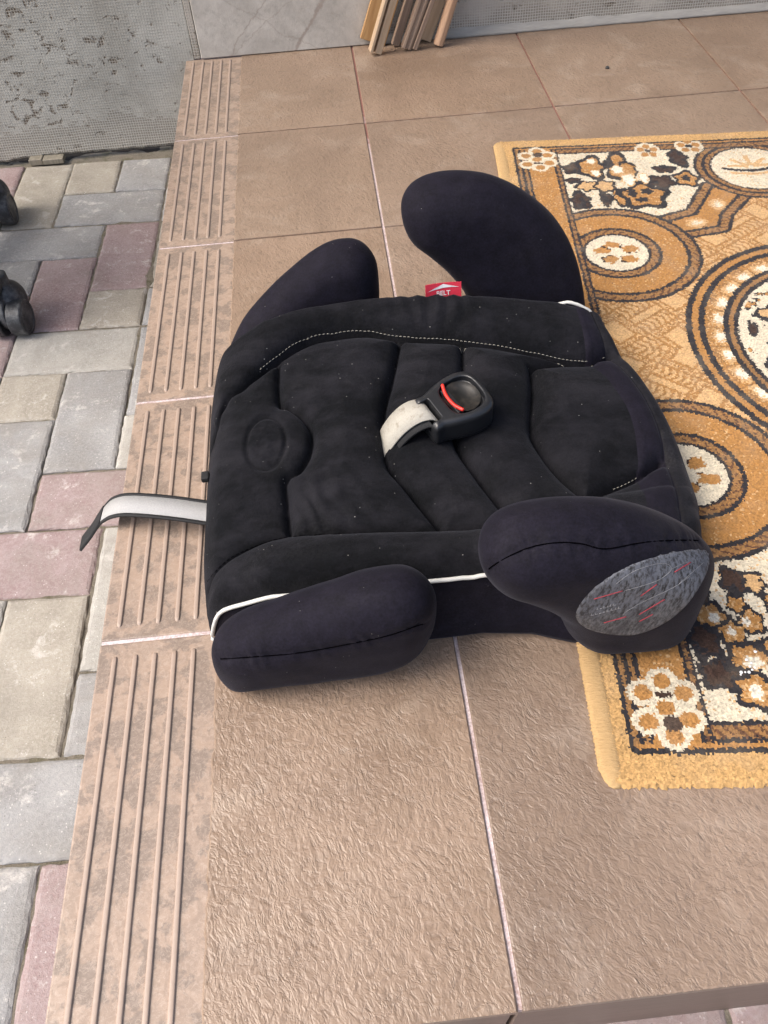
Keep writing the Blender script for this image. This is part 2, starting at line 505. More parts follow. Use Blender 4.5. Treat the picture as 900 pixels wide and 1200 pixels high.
def seg_dist(X, Y, poly, closed=False):
    """unsigned distance of points to a polyline"""
    P = np.asarray(poly, float)
    A = P if closed else P[:-1]
    B = np.roll(P, -1, 0) if closed else P[1:]
    d = np.full(X.shape, 1e9)
    for (ax, ay), (bx, by) in zip(A, B):
        vx, vy = bx - ax, by - ay
        L = vx * vx + vy * vy + 1e-18
        t = np.clip(((X - ax) * vx + (Y - ay) * vy) / L, 0, 1)
        d = np.minimum(d, (X - ax - t * vx) ** 2 + (Y - ay - t * vy) ** 2)
    return np.sqrt(d)


def in_poly(X, Y, poly):
    P = np.asarray(poly, float)
    ins = np.zeros(X.shape, bool)
    n = len(P)
    for i in range(n):
        x1, y1 = P[i]
        x2, y2 = P[(i + 1) % n]
        c = ((y1 > Y) != (y2 > Y)) & (X < (x2 - x1) * (Y - y1) / (y2 - y1 + 1e-18) + x1)
        ins ^= c
    return ins


def vnoise(x, y, seed=0):
    xi, yi = np.floor(x).astype(np.int64), np.floor(y).astype(np.int64)
    fx, fy = x - xi, y - yi
    fx = fx * fx * (3 - 2 * fx)
    fy = fy * fy * (3 - 2 * fy)

    def h(a, b):
        n = (a * 374761393 + b * 668265263 + seed * 1442695041) & 0x7fffffff
        n = ((n ^ (n >> 13)) * 1274126177) & 0x7fffffff
        return ((n ^ (n >> 16)) & 0xffff) / 65535.0
    return (h(xi, yi) * (1 - fx) + h(xi + 1, yi) * fx) * (1 - fy) + (h(xi, yi + 1) * (1 - fx) + h(xi + 1, yi + 1) * fx) * fy


def fbm(x, y, seed=0, oct=4):
    s, a, tot = 0, 1, 0
    for k in range(oct):
        s = s + a * vnoise(x * 2 ** k + 17 * k, y * 2 ** k - 9 * k, seed + k)
        tot += a
        a *= 0.5
    return s / tot


def nets(F, org, h):
    """surface nets: vertices and quads of the zero level of F (negative inside)"""
    org, h = np.asarray(org, float), np.asarray(h, float)
    S = F < 0
    nx, ny, nz = [d - 1 for d in F.shape]
    acc = np.zeros((nx, ny, nz, 3))
    cnt = np.zeros((nx, ny, nz))
    I = np.stack(np.meshgrid(np.arange(nx), np.arange(ny), np.arange(nz), indexing='ij'), -1).astype(float)
    cor = [(a, b, c) for a in (0, 1) for b in (0, 1) for c in (0, 1)]
    for p in cor:
        for ax in range(3):
            if p[ax]:
                continue
            q = list(p)
            q[ax] = 1
            f0 = F[p[0]:p[0] + nx, p[1]:p[1] + ny, p[2]:p[2] + nz]
            f1 = F[q[0]:q[0] + nx, q[1]:q[1] + ny, q[2]:q[2] + nz]
            m = (f0 < 0) != (f1 < 0)
            t = np.where(m, f0 / np.where(m, f0 - f1, 1), 0)
            for k in range(3):
                acc[..., k] += np.where(m, p[k] + (t if k == ax else 0), 0)
            cnt += m
    M = cnt > 0
    idx = -np.ones(M.shape, int)
    idx[M] = np.arange(M.sum())
    V = (I[M] + acc[M] / cnt[M][:, None]) * h + org
    faces = []
    for ax in range(3):
        b, c = (ax + 1) % 3, (ax + 2) % 3
        sl0 = [slice(None)] * 3
        sl1 = [slice(None)] * 3
        sl0[ax] = slice(0, -1)
        sl1[ax] = slice(1, None)
        s0, s1 = S[tuple(sl0)], S[tuple(sl1)]
        E = np.argwhere(s0 != s1)
        if not len(E):
            continue
        ok = (E[:, b] > 0) & (E[:, c] > 0) & (E[:, b] < M.shape[b]) & (E[:, c] < M.shape[c])
        E = E[ok]

        def cell(db, dc):
            Q = E.copy()
            Q[:, b] -= db
            Q[:, c] -= dc
            return idx[Q[:, 0], Q[:, 1], Q[:, 2]]
        q = np.stack([cell(1, 1), cell(0, 1), cell(0, 0), cell(1, 0)], 1)
        inside0 = s0[E[:, 0], E[:, 1], E[:, 2]]
        q = np.where(inside0[:, None], q, q[:, ::-1])
        faces.append(q)
    return V, np.concatenate(faces)


def tube(P, r, n=8, closed=False, cap=True):
    P = np.asarray(P, float)
    m = len(P)
    R = np.full(m, r) if np.isscalar(r) else np.asarray(r, float)
    V, F = [], []
    up = np.array([0, 0, 1.0])
    for i in range(m):
        a = P[(i - 1) % m] if (closed or i > 0) else P[i]
        b = P[(i + 1) % m] if (closed or i < m - 1) else P[i]
        d = b - a
        d /= np.linalg.norm(d) + 1e-12
        u = np.cross(d, up)
        if np.linalg.norm(u) < 1e-3:
            u = np.cross(d, [0, 1, 0])
        u /= np.linalg.norm(u)
        w = np.cross(u, d)
        for k in range(n):
            t = 2 * math.pi * k / n
            V.append(P[i] + R[i] * (math.cos(t) * u + math.sin(t) * w))
    for i in range(m if closed else m - 1):
        j = (i + 1) % m
        for k in range(n):
            l = (k + 1) % n
            F.append((i * n + k, i * n + l, j * n + l, j * n + k))
    if cap and not closed:
        F.append(tuple(range(n))[::-1])
        F.append(tuple((m - 1) * n + k for k in range(n)))
    return V, F


def join(parts):
    V, F = [], []
    for v, f in parts:
        k = len(V)
        V += list(v)
        F += [tuple(i + k for i in q) for q in f]
    return V, F


def ribbon(P, W, th):
    """strip of thickness th along points P with half-width vectors W"""
    P, W = np.asarray(P, float), np.asarray(W, float)
    V, F = [], []
    m = len(P)
    for i in range(m):
        d = P[min(i + 1, m - 1)] - P[max(i - 1, 0)]
        nrm = np.cross(d, W[i])
        nrm /= np.linalg.norm(nrm) + 1e-12
        for a, b in ((-1, -1), (1, -1), (1, 1), (-1, 1)):
            V.append(P[i] + a * W[i] + b * nrm * th / 2)
    for i in range(m - 1):
        for k in range(4):
            l = (k + 1) % 4
            F.append((i * 4 + k, i * 4 + l, i * 4 + 4 + l, i * 4 + 4 + k))
    F.append((0, 1, 2, 3))
    F.append(tuple((m - 1) * 4 + k for k in (3, 2, 1, 0)))
    return V, F


# ================================================================== SETTING
GZ = -0.157          # pavement level, one step below the tiled landing
BACK = 0.305         # plane of the house wall
TILE = 0.30
GAP = 0.0032


def build_step():
    bm = bmesh.new()
    bevel_box(bm, (-0.2988, -1.1988, -0.012), (2.1, BACK + 0.08, -0.0026))
    bevel_box(bm, (-0.288, -1.188, GZ - 0.08), (2.1, BACK + 0.08, -0.0118))
    step = from_bm('tiled_step', bm, 'grout')
    tag(step, kind='structure')
    for row in range(5):
        y1 = 0.3 - row * TILE
        y0 = y1 - TILE
        for colm in range(7):
            x0 = -0.3 + colm * TILE
            x1 = x0 + TILE
            a0, a1, b0, b1 = x0 + GAP / 2, x1 - GAP / 2, y0 + GAP / 2, y1 - GAP / 2
            if colm == 0:
                a0 = x0
            if row == 4:
                b0 = y0
            if row == 0:
                b1 = BACK - 0.0005
            cx, cy = (x0 + x1) / 2, (y0 + y1) / 2
            if colm == 0:
                xs = x0 + 0.100
                # relief field with a ragged left edge
                n = 70
                ys = np.linspace(b0, b1, n)
                rag = xs + 0.0016 * (fbm(ys * 160, ys * 0 + row * 7, 3) - 0.5) * 2 + 0.0012 * (vnoise(ys * 420, ys * 0, 5 + row) - 0.5)
                V, F = [], []
                for yv, rx in zip(ys, rag):
                    V += [(rx - cx, yv - cy, -0.0016), (rx + 0.0012 - cx, yv - cy, 0.0), (a1 - 0.001 - cx, yv - cy, 0.0), (a1 - cx, yv - cy, -0.0012), (a1 - cx, yv - cy, -0.009), (rx - cx, yv - cy, -0.009)]
                for i in range(n - 1):
                    for k in range(6):
                        l = (k + 1) % 6
                        F.append((i * 6 + k, i * 6 + 6 + k, i * 6 + 6 + l, i * 6 + l))
                F.append(tuple(range(6)))
                F.append(tuple((n - 1) * 6 + k for k in range(5, -1, -1)))
                t = make('tile', V, F, 'tile_relief', step, smooth=False, loc=(cx, cy, 0))
                bm = bmesh.new()
                bevel_box(bm, (a0 - cx, b0 - cy, -0.011), (xs + 0.004 - cx, b1 - cy, -0.0014), 0.0016, 2)
                band = from_bm('ribbed_band', bm, 'tile_band', t)
                for rx in (0.0145, 0.0318, 0.048, 0.0645, 0.0805):
                    m = 26
                    yy = np.concatenate([[b0 + 0.0125, b0 + 0.0140, b0 + 0.0165], np.linspace(b0 + 0.02, b1 - 0.02, m - 6), [b1 - 0.0165, b1 - 0.0140, b1 - 0.0125]])
                    V, F = [], []
                    for i, yv in enumerate(yy):
                        e = (0.0, 0.72, 0.95, 1.0)[min(3, min(i, m - 1 - i))]
                        hgt = 0.0018 * e
                        for dx, dz in ((-0.0024, 0), (-0.0019, 0.85), (-0.0011, 1), (0.0011, 1), (0.0018, 0.85), (0.0021, 0)):
                            V.append((x0 + rx + dx * (0.35 + 0.65 * e) - cx, yv - cy, -0.0016 + dz * hgt))
                    for i in range(m - 1):
                        for k in range(5):
                            F.append((i * 6 + k, i * 6 + k + 1, i * 6 + 7 + k, i * 6 + 6 + k))
                    make('rib', V, F, 'tile_rib', t, smooth=True)
            else:
                bm = bmesh.new()
                bevel_box(bm, (a0 - cx, b0 - cy, -0.009), (a1 - cx, b1 - cy, 0.0), 0.0012, 2)
                t = from_bm('tile', bm, 'tile_relief', step, loc=(cx, cy, 0))
            t.location.z = 0.0003 * random.uniform(-1, 1)
    # risers: front and left side
    for colm in range(7):
        x0 = -0.3 + colm * TILE
        bm = bmesh.new()
        bevel_box(bm, (x0 + GAP / 2, -1.1965, GZ - 0.02), (x0 + TILE - GAP / 2, -1.1885, -0.0096), 0.001, 1)
        from_bm('riser_tile', bm, 'tile_riser', step)
    for row in range(5):
        y1 = 0.3 - row * TILE
        bm = bmesh.new()
        bevel_box(bm, (-0.2965, y1 - TILE + GAP / 2 + (0.01 if row == 4 else 0), GZ - 0.02), (-0.2885, y1 - GAP / 2, -0.0116), 0.001, 1)
        from_bm('riser_tile', bm, 'tile_riser', step)
    return step


step = build_step()


def build_pavement():
    V = [(-8, -8, GZ - 0.012), (8, -8, GZ - 0.012), (8, 8, GZ - 0.012), (-8, 8, GZ - 0.012)]
    # joint bed: dense near the camera
    n = 220
    xs = np.linspace(-1.5, 0.7, n)
    ys = np.linspace(-1.9, 0.33, n)
    X, Y = np.meshgrid(xs, ys, indexing='ij')
    Z = GZ - 0.0034 + 0.0045 * (fbm(X * 60, Y * 60, 1) - 0.5) + 0.006 * (fbm(X * 14, Y * 14, 4) - 0.5)
    rim = np.minimum(np.minimum(X - xs[0], xs[-1] - X), np.minimum(Y - ys[0], ys[-1] - Y))
    Z = np.where(rim < 0.005, GZ - 0.02, Z)
    VV = np.stack([X, Y, Z], -1).reshape(-1, 3)
    F = [(i * n + j, (i + 1) * n + j, (i + 1) * n + j + 1, i * n + j + 1) for i in range(n - 1) for j in range(n - 1)]
    k = len(VV)
    pav = make('pavement', list(VV) + V, F + [(k, k + 1, k + 2, k + 3)], 'joint_soil')
    tag(pav, kind='structure')
    ROWS = [0.277, 0.159, 0.051, -0.049, -0.147, -0.244, -0.343, -0.440, -0.539, -0.633, -0.732, -0.830, -0.924, -1.022, -1.120]
    while len(ROWS) < 24:
        ROWS.append(ROWS[-1] - 0.0975)

    def corner(c, r):
        y = ROWS[r]
        x = -0.3665 - 0.0945 * c - 0.0185 * (0.05 - y)
        return x, y - 0.052 * (x + 0.46)
    G, R, B, L = 'paver_grey', 'paver_red', 'paver_beige', 'paver_pale'
    pieces = [(2, 3, 0, 2, B), (1, 2, 0, 1, B), (0, 1, 0, 1, G), (0, 2, 1, 2, G), (1, 3, 2, 3, G), (0, 1, 2, 4, R), (2, 3, 3, 4, G), (1, 2, 3, 5, R), (0, 1, 4, 5, B),
              (0, 2, 5, 6, L), (-1, 0, 5, 7, G), (1, 2, 6, 7, B), (0, 1, 6, 8, G), (-1, 0, 7, 8, L), (1, 2, 7, 9, G), (-1, 1, 8, 9, R), (0, 2, 9, 10, R), (-1, 0, 9, 11, L),
              (0, 1, 10, 12, B), (-1, 0, 11, 12, G), (-1, 1, 12, 13, G), (0, 1, 13, 15, G), (-1, 0, 13, 15, R), (2, 3, 5, 6, R), (1, 2, 10, 12, L), (2, 3, 4, 5, R),
              (-1, 0, 0, 2, G), (-1, 0, 2, 4, B), (-1, 0, 4, 5, G)]
    occ = set()
    for c0, c1, r0, r1, _ in pieces:
        for c in range(c0, c1):
            for r in range(r0, r1):
                occ.add((c, r))
    rr = random.Random(4)
    for r in range(0, 22):
        for c in range(-9, 11):
            if c < -1 and r < 14:
                continue
            if (c, r) in occ:
                continue
            opts = [(1, 1)]
            if (c + 1, r) not in occ and c < 10:
                opts += [(2, 1)] * 3
            if (c, r + 1) not in occ and r < 21:
                opts += [(1, 2)] * 3
            w, hh = rr.choice(opts)
            for i in range(w):
                for j in range(hh):
                    occ.add((c + i, r + j))
            pieces.append((c, c + w, r, r + hh, rr.choice([G, G, G, R, R, B, B, L])))
    for c0, c1, r0, r1, m in pieces:
        q = [corner(c1, r0), corner(c0, r0), corner(c0, r1), corner(c1, r1)]
        q = np.array(q)
        ctr = q.mean(0)
        jo = 0.0008 + 0.0011 * rr.random()
        rot = rr.uniform(-0.008, 0.008)
        dz = rr.uniform(-0.0011, 0.0011)
        ca, sa = math.cos(rot), math.sin(rot)
        # outline with slightly ragged edges, then ring insets for the chamfer
        per = []
        for i in range(4):
            a, b = q[i] - ctr, q[(i + 1) % 4] - ctr
            k = max(6, int(np.linalg.norm(b - a) / 0.008))
            for t in range(k):
                per.append(a + (b - a) * t / k)
        per = np.array(per)
        m_ = len(per)
        hw = np.array([np.linalg.norm(q[1] - q[0]) / 2, np.linalg.norm(q[2] - q[1]) / 2])

        def inset(d, ragk):
            s = per * (1 - d / hw)
            j = np.stack([[rr.gauss(0, ragk), rr.gauss(0, ragk)] for _ in range(m_)])
            return s + j
        rings = [(inset(jo, 0.0006), -0.05), (inset(jo, 0.0005), -0.0030), (inset(jo + 0.0016, 0.0005), -0.0013), (inset(jo + 0.0050, 0.0004), -0.0001), (inset(jo + 0.009, 0.0003), 0.0001)]
        V, F = [], []
        for pts, z in rings:
            for x, y in pts:
                V.append((x * ca - y * sa, x * sa + y * ca, z))
        for k in range(len(rings) - 1):
            for i in range(m_):
                j = (i + 1) % m_
                F.append((k * m_ + i, (k + 1) * m_ + i, (k + 1) * m_ + j, k * m_ + j))
        F.append(tuple((len(rings) - 1) * m_ + i for i in range(m_ - 1, -1, -1)))
        F = [f[::-1] for f in F]
        make('paver', V, F, m, pav, smooth=False, loc=(ctr[0], ctr[1], GZ + dz))
    # loose earth along the foot of the wall, coloured dark for the gap's shade
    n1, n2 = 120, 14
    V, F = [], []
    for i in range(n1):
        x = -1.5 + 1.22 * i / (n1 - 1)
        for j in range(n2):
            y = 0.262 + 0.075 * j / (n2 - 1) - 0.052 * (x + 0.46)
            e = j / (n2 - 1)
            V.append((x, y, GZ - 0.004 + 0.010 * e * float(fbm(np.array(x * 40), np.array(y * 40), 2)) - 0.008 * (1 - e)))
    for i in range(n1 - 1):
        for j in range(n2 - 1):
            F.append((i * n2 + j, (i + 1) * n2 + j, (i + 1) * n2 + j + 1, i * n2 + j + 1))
    s = make('soil_strip', V, F, 'gap_shade_soil', pav)
    return pav


pavement = build_pavement()


def build_walls():
    # plastered plinth panel, left of the landing, reaching down to the pavement
    n = 260
    V, F = [], []
    xs = np.linspace(-1.5, -0.2855, n)
    bot = -0.1495 + 0.0035 * (fbm(xs * 30, xs * 0, 6) - 0.5) + 0.004 * (fbm(xs * 120, xs * 0, 8) - 0.5) + 0.006 * np.clip((-0.52 - xs) * 2, 0, 0.6) - 0.012 * np.clip((-0.58 - xs) * 4, 0, 1)
    for x, b in zip(xs, bot):
        V += [(x, BACK + 0.012, b + 0.002), (x, BACK - 0.001, b), (x, BACK - 0.0035, b + 0.004), (x, BACK - 0.0015, b + 0.02), (x, BACK, b + 0.05), (x, BACK, 2.3), (x, BACK + 0.012, 2.3)]
    for i in range(n - 1):
        for k in range(7):
            l = (k + 1) % 7
            F.append((i * 7 + k, i * 7 + l, i * 7 + 7 + l, i * 7 + 7 + k))
    F.append(tuple(range(6, -1, -1)))
    F.append(tuple((n - 1) * 7 + k for k in range(7)))
    o = make('plaster_panel', V, F, 'mesh_plaster', smooth=False)
    tag(o, 'grey plastered wall with reinforcing mesh showing through, standing behind the pavers', 'wall')
    bm = bmesh.new()
    bevel_box(bm, (-0.2845, BACK - 0.001, -0.0005), (-0.2735, BACK + 0.012, 2.3), 0.0008)
    st = from_bm('edge_strip', bm, 'mesh_plaster_pale', o)
    # marble-look wall tile
    w = empty('marble_wall', (0, BACK, 0))
    tag(w, 'pale marble-look wall tile with brown veins behind the wooden laths', 'wall')
    for (x0, x1, z0, z1) in ((-0.2715, 0.0445, 0.001, 0.30), (-0.2715, 0.0445, 0.303, 0.60), (-0.2715, 0.0445, 0.603, 0.90), (-0.2715, 0.0445, 0.903, 2.3)):
        bm = bmesh.new()
        bevel_box(bm, (x0, -0.006, z0), (x1, 0.01, z1), 0.0012)
        from_bm('wall_tile', bm, 'marble_tile', w)
    # pale plaster wall to the right with a rough cement fillet along its foot
    n = 200
    xs = np.linspace(0.0465, 2.1, n)
    V, F = [], []
    for x in xs:
        V += [(x, BACK + 0.03, -0.02), (x, BACK, -0.002), (x, BACK, 2.3), (x, BACK + 0.03, 2.3)]
    for i in range(n - 1):
        for k in range(4):
            l = (k + 1) % 4
            F.append((i * 4 + k, i * 4 + l, i * 4 + 4 + l, i * 4 + 4 + k))
    F += [(3, 2, 1, 0), tuple((n - 1) * 4 + k for k in range(4))]
    o2 = make('plaster_wall', V, F, 'mesh_plaster_pale', smooth=False)
    tag(o2, 'pale mesh-reinforced plaster wall to the right of the laths, above the tiles', 'wall')
    V, F = [], []
    prof = [(0.002, -0.0008), (-0.0085, -0.0006), (-0.0080, 0.0025), (-0.0045, 0.0060), (-0.0018, 0.010), (0.002, 0.013)]
    for x in xs:
        k = 0.75 + 0.6 * float(fbm(np.array(x * 30), np.array(0.0), 9))
        for (dy, dz) in prof:
            V.append((x, BACK + dy * (k if dy < 0 else 1), dz * (k if dz > 0 else 1) + 0.0012))
    for i in range(n - 1):
        for k in range(len(prof) - 1):
            F.append((i * 6 + k, i * 6 + k + 1, i * 6 + 7 + k, i * 6 + 6 + k))
    make('cement_fillet', V, F, 'cement_fillet', o2)
    # small wooden wedge pushed under the panel
    sh = empty('wood_wedge', (-0.605, 0.296, GZ))
    tag(sh, 'small grey-brown wooden wedge jammed under the grey plastered wall', 'wedge')
    bm = bmesh.new()
    bevel_box(bm, (-0.030, -0.012, 0.0), (-0.005, 0.014, 0.011), 0.0008)
    from_bm('wood_block', bm, 'wood_grey', sh)
    bm = bmesh.new()
    bevel_box(bm, (-0.004, -0.013, 0.0), (0.035, 0.014, 0.0095), 0.0008)
    from_bm('wood_block', bm, 'wood_grey', sh)


build_walls()


def build_added_shade_roof():  # unseen roof slab, added to shade the back of the landing
    bm = bmesh.new()
    bevel_box(bm, (-0.55, -0.85, 2.31), (2.1, BACK + 0.03, 2.40), 0.01)
    o = from_bm('added_shade_roof', bm, 'concrete_core')
    tag(o, kind='structure')


build_added_shade_roof()


# ================================================================== WOODEN LATHS
def lath(prof, x, y, lean_x, lean_y, twist, length, mat, label):
    """profile (mm, in the stick's cross-section) extruded along z, then leaned so its lowest corner touches the tiles"""
    P = np.array(prof, float) / 1000
    n = 14
    V, F = [], []
    m = len(P)
    for i in range(n + 1):
        z = length * i / n
        for a, b in P:
            V.append((a, b, z))
    for i in range(n):
        for k in range(m):
            l = (k + 1) % m
            F.append((i * m + k, i * m + l, i * m + m + l, i * m + m + k))
    F.append(tuple(range(m - 1, -1, -1)))
    F.append(tuple(n * m + k for k in range(m)))
    M = Matrix.Rotation(-lean_y, 4, 'X') @ Matrix.Rotation(lean_x, 4, 'Y') @ Matrix.Rotation(twist, 4, 'Z')
    zmin = min((M @ Vector(v)).z for v in V[:m])
    o = make('wooden_lath', V, F, mat, smooth=False)
    o.matrix_world = Matrix.Translation((x, y, -zmin + 0.0005)) @ M
    bv = o.modifiers.new('b', 'BEVEL')
    bv.width = 0.0008
    bv.limit_method = 'ANGLE'
    tag(o, label, 'lath', 'wooden laths leaning on the wall')
    return o


def build_laths():
    LX = math.radians(21)
    rabbet = [(0, 0), (7, 0), (7, 10), (10, 10), (10, 0), (24, 0), (24, 5), (14, 5), (14, 16), (0, 16)]
    rabbet = [(0, -8), (5, -8), (5, 4), (10, 4), (10, -5), (22, -5), (22, 8), (0, 8)]
    flat = [(-24, -4), (22, -4), (22, 4), (-24, 4)]
    brown = [(-7, -5), (7, -5), (7, 5), (-7, 5)]
    groove = [(-9, -6), (-4, -7), (-2, -4), (2, -4), (4, -7), (9, -6), (9, 5), (-9, 5)]
    thin = [(-4, -5), (4, -5), (4, 5), (-4, 5)]
    cap = [(-9, -4), (-6, -8), (0, -10), (6, -8), (9, -4), (9, 6), (-9, 6)]
    lath(flat, 0.038, 0.2910, LX, 0.0, 0, 0.66, 'wood_orange', 'widest orange-brown flat lath, leftmost of the bundle against the wall')
    lath(rabbet, 0.028, 0.252, LX, math.radians(3.0), 0.15, 0.74, 'wood_pale', 'pale lath with an open rebate, front left of the bundle on the tiles')
    lath(brown, 0.077, 0.283, LX, math.radians(0.6), 0.1, 0.6, 'wood_brown', 'narrow dark brown lath behind the rebated pale one')
    lath(groove, 0.094, 0.262, LX + 0.03, math.radians(2.0), 0.2, 0.70, 'wood_brown', 'brown grooved lath in the middle of the bundle')
    lath(thin, 0.109, 0.260, LX + 0.05, math.radians(2.4), 0.1, 0.58, 'wood_brown', 'thinnest brown strip right of the grooved lath')
    lath([(-13, -4), (13, -4), (13, 4), (8, 4), (8, 0), (-13, 0)], 0.130, 0.2900, LX + 0.01, 0.0, 0.0, 0.55, 'wood_pale', 'pale lath standing at the back, half hidden by the rounded one')
    lath(cap, 0.153, 0.267, LX - 0.03, math.radians(1.6), -0.1, 0.69, 'wood_red', 'reddish lath with a rounded face, rightmost of the bundle')


build_laths()


# ================================================================== SWIVEL CHAIR BASE
def build_chair_base():
    C = Vector((-0.835, -0.160, GZ))
    root = empty('swivel_chair', C)
    tag(root, 'black swivel chair of which only two twin-wheel casters show at the left edge', 'chair')
    targets = [Vector((-0.646, 0.080, GZ)), Vector((-0.561, -0.238, GZ))]
    a1 = math.atan2(targets[0].y - C.y, targets[0].x - C.x)
    a2 = math.atan2(targets[1].y - C.y, targets[1].x - C.x)
    rad1, rad2 = (targets[0] - C).length, (targets[1] - C).length
    stepa = math.radians(72)
    spec = [(a1, rad1), (a2, rad2)] + [(a1 + stepa * k, 0.3) for k in (1, 2, 3)]
    bm = bmesh.new()
    bmesh.ops.create_cone(bm, cap_ends=True, segments=28, radius1=0.042, radius2=0.036, depth=0.07, matrix=Matrix.Translation((0, 0, 0.105)))
    bmesh.ops.create_cone(bm, cap_ends=True, segments=24, radius1=0.025, radius2=0.025, depth=0.38, matrix=Matrix.Translation((0, 0, 0.32)))
    from_bm('hub', bm, 'caster_plastic', root)
    g = 44
    xs = np.linspace(-0.26, 0.26, g)
    zs = np.linspace(0.46, 0.58, 24)
    X, Y, Z = np.meshgrid(xs, xs, zs, indexing='ij')
    r4 = ((np.abs(X) / 0.19) ** 3.2 + (np.abs(Y) / 0.19) ** 3.2) ** (1 / 3.2) - 1
    f = np.maximum(r4 * 0.2, np.abs(Z - 0.52 + 0.25 * X ** 2) - 0.032)
    v, q = nets(f, (-0.26, -0.26, 0.46), (0.52 / 43, 0.52 / 43, 0.12 / 23))
    make('seat', v, q, 'velour', root)
    heading = [math.radians(93), math.radians(86), 0.3, 1.2, 2.0]
    for k, (a, r) in enumerate(spec):
        d = Vector((math.cos(a), math.sin(a), 0))
        P = [d * 0.03 + Vector((0, 0, 0.115)), d * (r * 0.5) + Vector((0, 0, 0.105)), d * (r - 0.02) + Vector((0, 0, 0.083)), d * (r + 0.004) + Vector((0, 0, 0.078))]
        v, f = tube(catmull(np.array([list(p) for p in P]), 5), np.linspace(0.024, 0.015, 16), 10)
        make('leg', v, f, 'caster_plastic', root)
        # caster: hood and two wheels
        ctr = d * r
        hd = heading[k]
        Mz = Matrix.Translation(ctr) @ Matrix.Rotation(hd, 4, 'Z')     # rolling direction = local x, axle = local y
        g = 40
        xs = np.linspace(-0.05, 0.05, g)
        X, Y, Z = np.meshgrid(xs, xs, np.linspace(0.0, 0.09, g), indexing='ij')
        # hood: rounded dome over and between the wheels
        dm = np.sqrt(((X - 0.026) / 1.0) ** 2 + (Y / 0.86) ** 2 + ((Z - 0.042) / 1.0) ** 2) - 0.0285
        dm = np.maximum(dm, 0.018 - Z)
        axle = np.maximum(np.hypot(X, Z - 0.0268) - 0.008, np.abs(Y) - 0.012)
        web = np.maximum(np.maximum(np.abs(Y) - 0.0045, np.hypot(X - 0.006, Z - 0.034) - 0.026), 0.008 - Z)
        dm = np.minimum(dm, np.minimum(axle, web))
        stem = np.maximum(np.hypot(X - 0.026, Y) - 0.011, np.abs(Z - 0.07) - 0.016)
        f = np.minimum(dm, stem)
        v, q = nets(f, (-0.05, -0.05, 0), (0.1 / (g - 1), 0.1 / (g - 1), 0.09 / (g - 1)))
        cs = make('caster', v, q, 'caster_plastic', root)
        cs.matrix_local = Mz
        for s in (-1, 1):
            V, F = [], []
            n = 48
            for (yy, rr) in [(0.0060, 0.0250), (0.0072, 0.0264), (0.0262, 0.0264), (0.0280, 0.0250), (0.0280, 0.0222), (0.0268, 0.0212), (0.0268, 0.0190), (0.0278, 0.0180), (0.0284, 0.0006)]:
                for i in range(n):
                    t = 2 * math.pi * i / n
                    V.append((rr * math.cos(t), s * yy, 0.0268 + rr * math.sin(t)))
            m = 9
            for j in range(m - 1):
                for i in range(n):
                    l = (i + 1) % n
                    q = (j * n + i, j * n + l, (j + 1) * n + l, (j + 1) * n + i)
                    F.append(q if s > 0 else q[::-1])
            F.append(tuple(range(n))[::-1] if s > 0 else tuple(range(n)))
            make('wheel', V, F, 'caster_plastic', cs, smooth=False)
    return root


build_chair_base()


# ================================================================== DOORMAT
SEAT_O = Vector((0.0, -0.748, 0.0))
SEAT_YAW = math.radians(0.7)
MAT_O = np.array([0.0863, -1.0685])
MAT_TH = -0.100283
MW, ML = 70.0, 96.9      # cm

LEAF = [(10.6, 87.8, 1.4, 1.3), (10.1, 84.7, 1.1, 0.7), (10.4, 79.4, 1.2, 2.1), (13.8, 79.6, 0.7, 1.6), (25.6, 89.8, 1.2, 2.4), (23.1, 86.8, 1.5, 0.9), (22.0, 83.4, 1.7, 1.6),
        (14.0, 17.3, 1.0, 1.6), (11.1, 16.4, 0.6, 1.0), (10.2, 11.8, 1.2, 1.5), (10.9, 8.8, 1.7, 1.3), (20.5, 15.0, 1.2, 1.6), (24.5, 8.0, 1.6, 1.2), (18.0, 8.5, 1.2, 0.9)]
GOLD = [(13.1, 88.0, 1.7, 2.9), (16.9, 87.7, 1.7, 3.6), (15.9, 80.0, 1.1, 2.1), (18.1, 86.8, 1.0, 2.4), (18.9, 80.0, 2.9, 2.9), (25.5, 84.0, 1.5, 1.9),
        (11.3, 14.2, 1.3, 1.2), (13.7, 15.2, 0.8, 0.8), (12.7, 12.5, 1.15, 1.05), (14.5, 13.5, 0.9, 1.2), (13.3, 10.2, 1.6, 1.2), (13.1, 7.3, 1.5, 1.5), (16.5, 11.0, 1.8, 1.5), (20.0, 11.0, 1.8, 2.0), (17.2, 15.2, 1.2, 1.2), (23.0, 12.0, 1.3, 1.6)]
LIGHT = [(11.9, 83.1, 1.5, 1.2), (14.2, 82.9, 1.3, 1.5), (15.7, 17.3, 0.8, 1.1), (15.6, 8.3, 1.2, 0.9)]
WHITE = [(13.3, 89.6, 0.6, 0.7), (13.5, 86.4, 0.6, 0.8), (16.6, 87.1, 0.8, 1.1), (17.7, 84.4, 0.9, 1.5), (19.8, 84.6, 0.6, 1.3), (11.6, 14.0, 0.5, 0.6), (12.6, 12.6, 0.35, 0.5), (14.0, 13.5, 0.4, 0.4),
         (13.6, 9.7, 0.8, 0.6), (13.1, 7.2, 0.6, 0.7), (16.5, 11.0, 0.7, 0.6), (20.0, 11.2, 0.7, 0.8)]
DARK = [(15.7, 88.7, 0.7, 1.5), (25.5, 84.2, 0.6, 0.8), (17.5, 80.7, 0.6, 1.0), (19.5, 81.0, 0.8, 0.8), (18.5, 79.0, 0.9, 0.6)]
BLOOM = [(21.8, 92.0, 1.8, 2.4), (27.9, 93.0, 2.0, 2.4)]


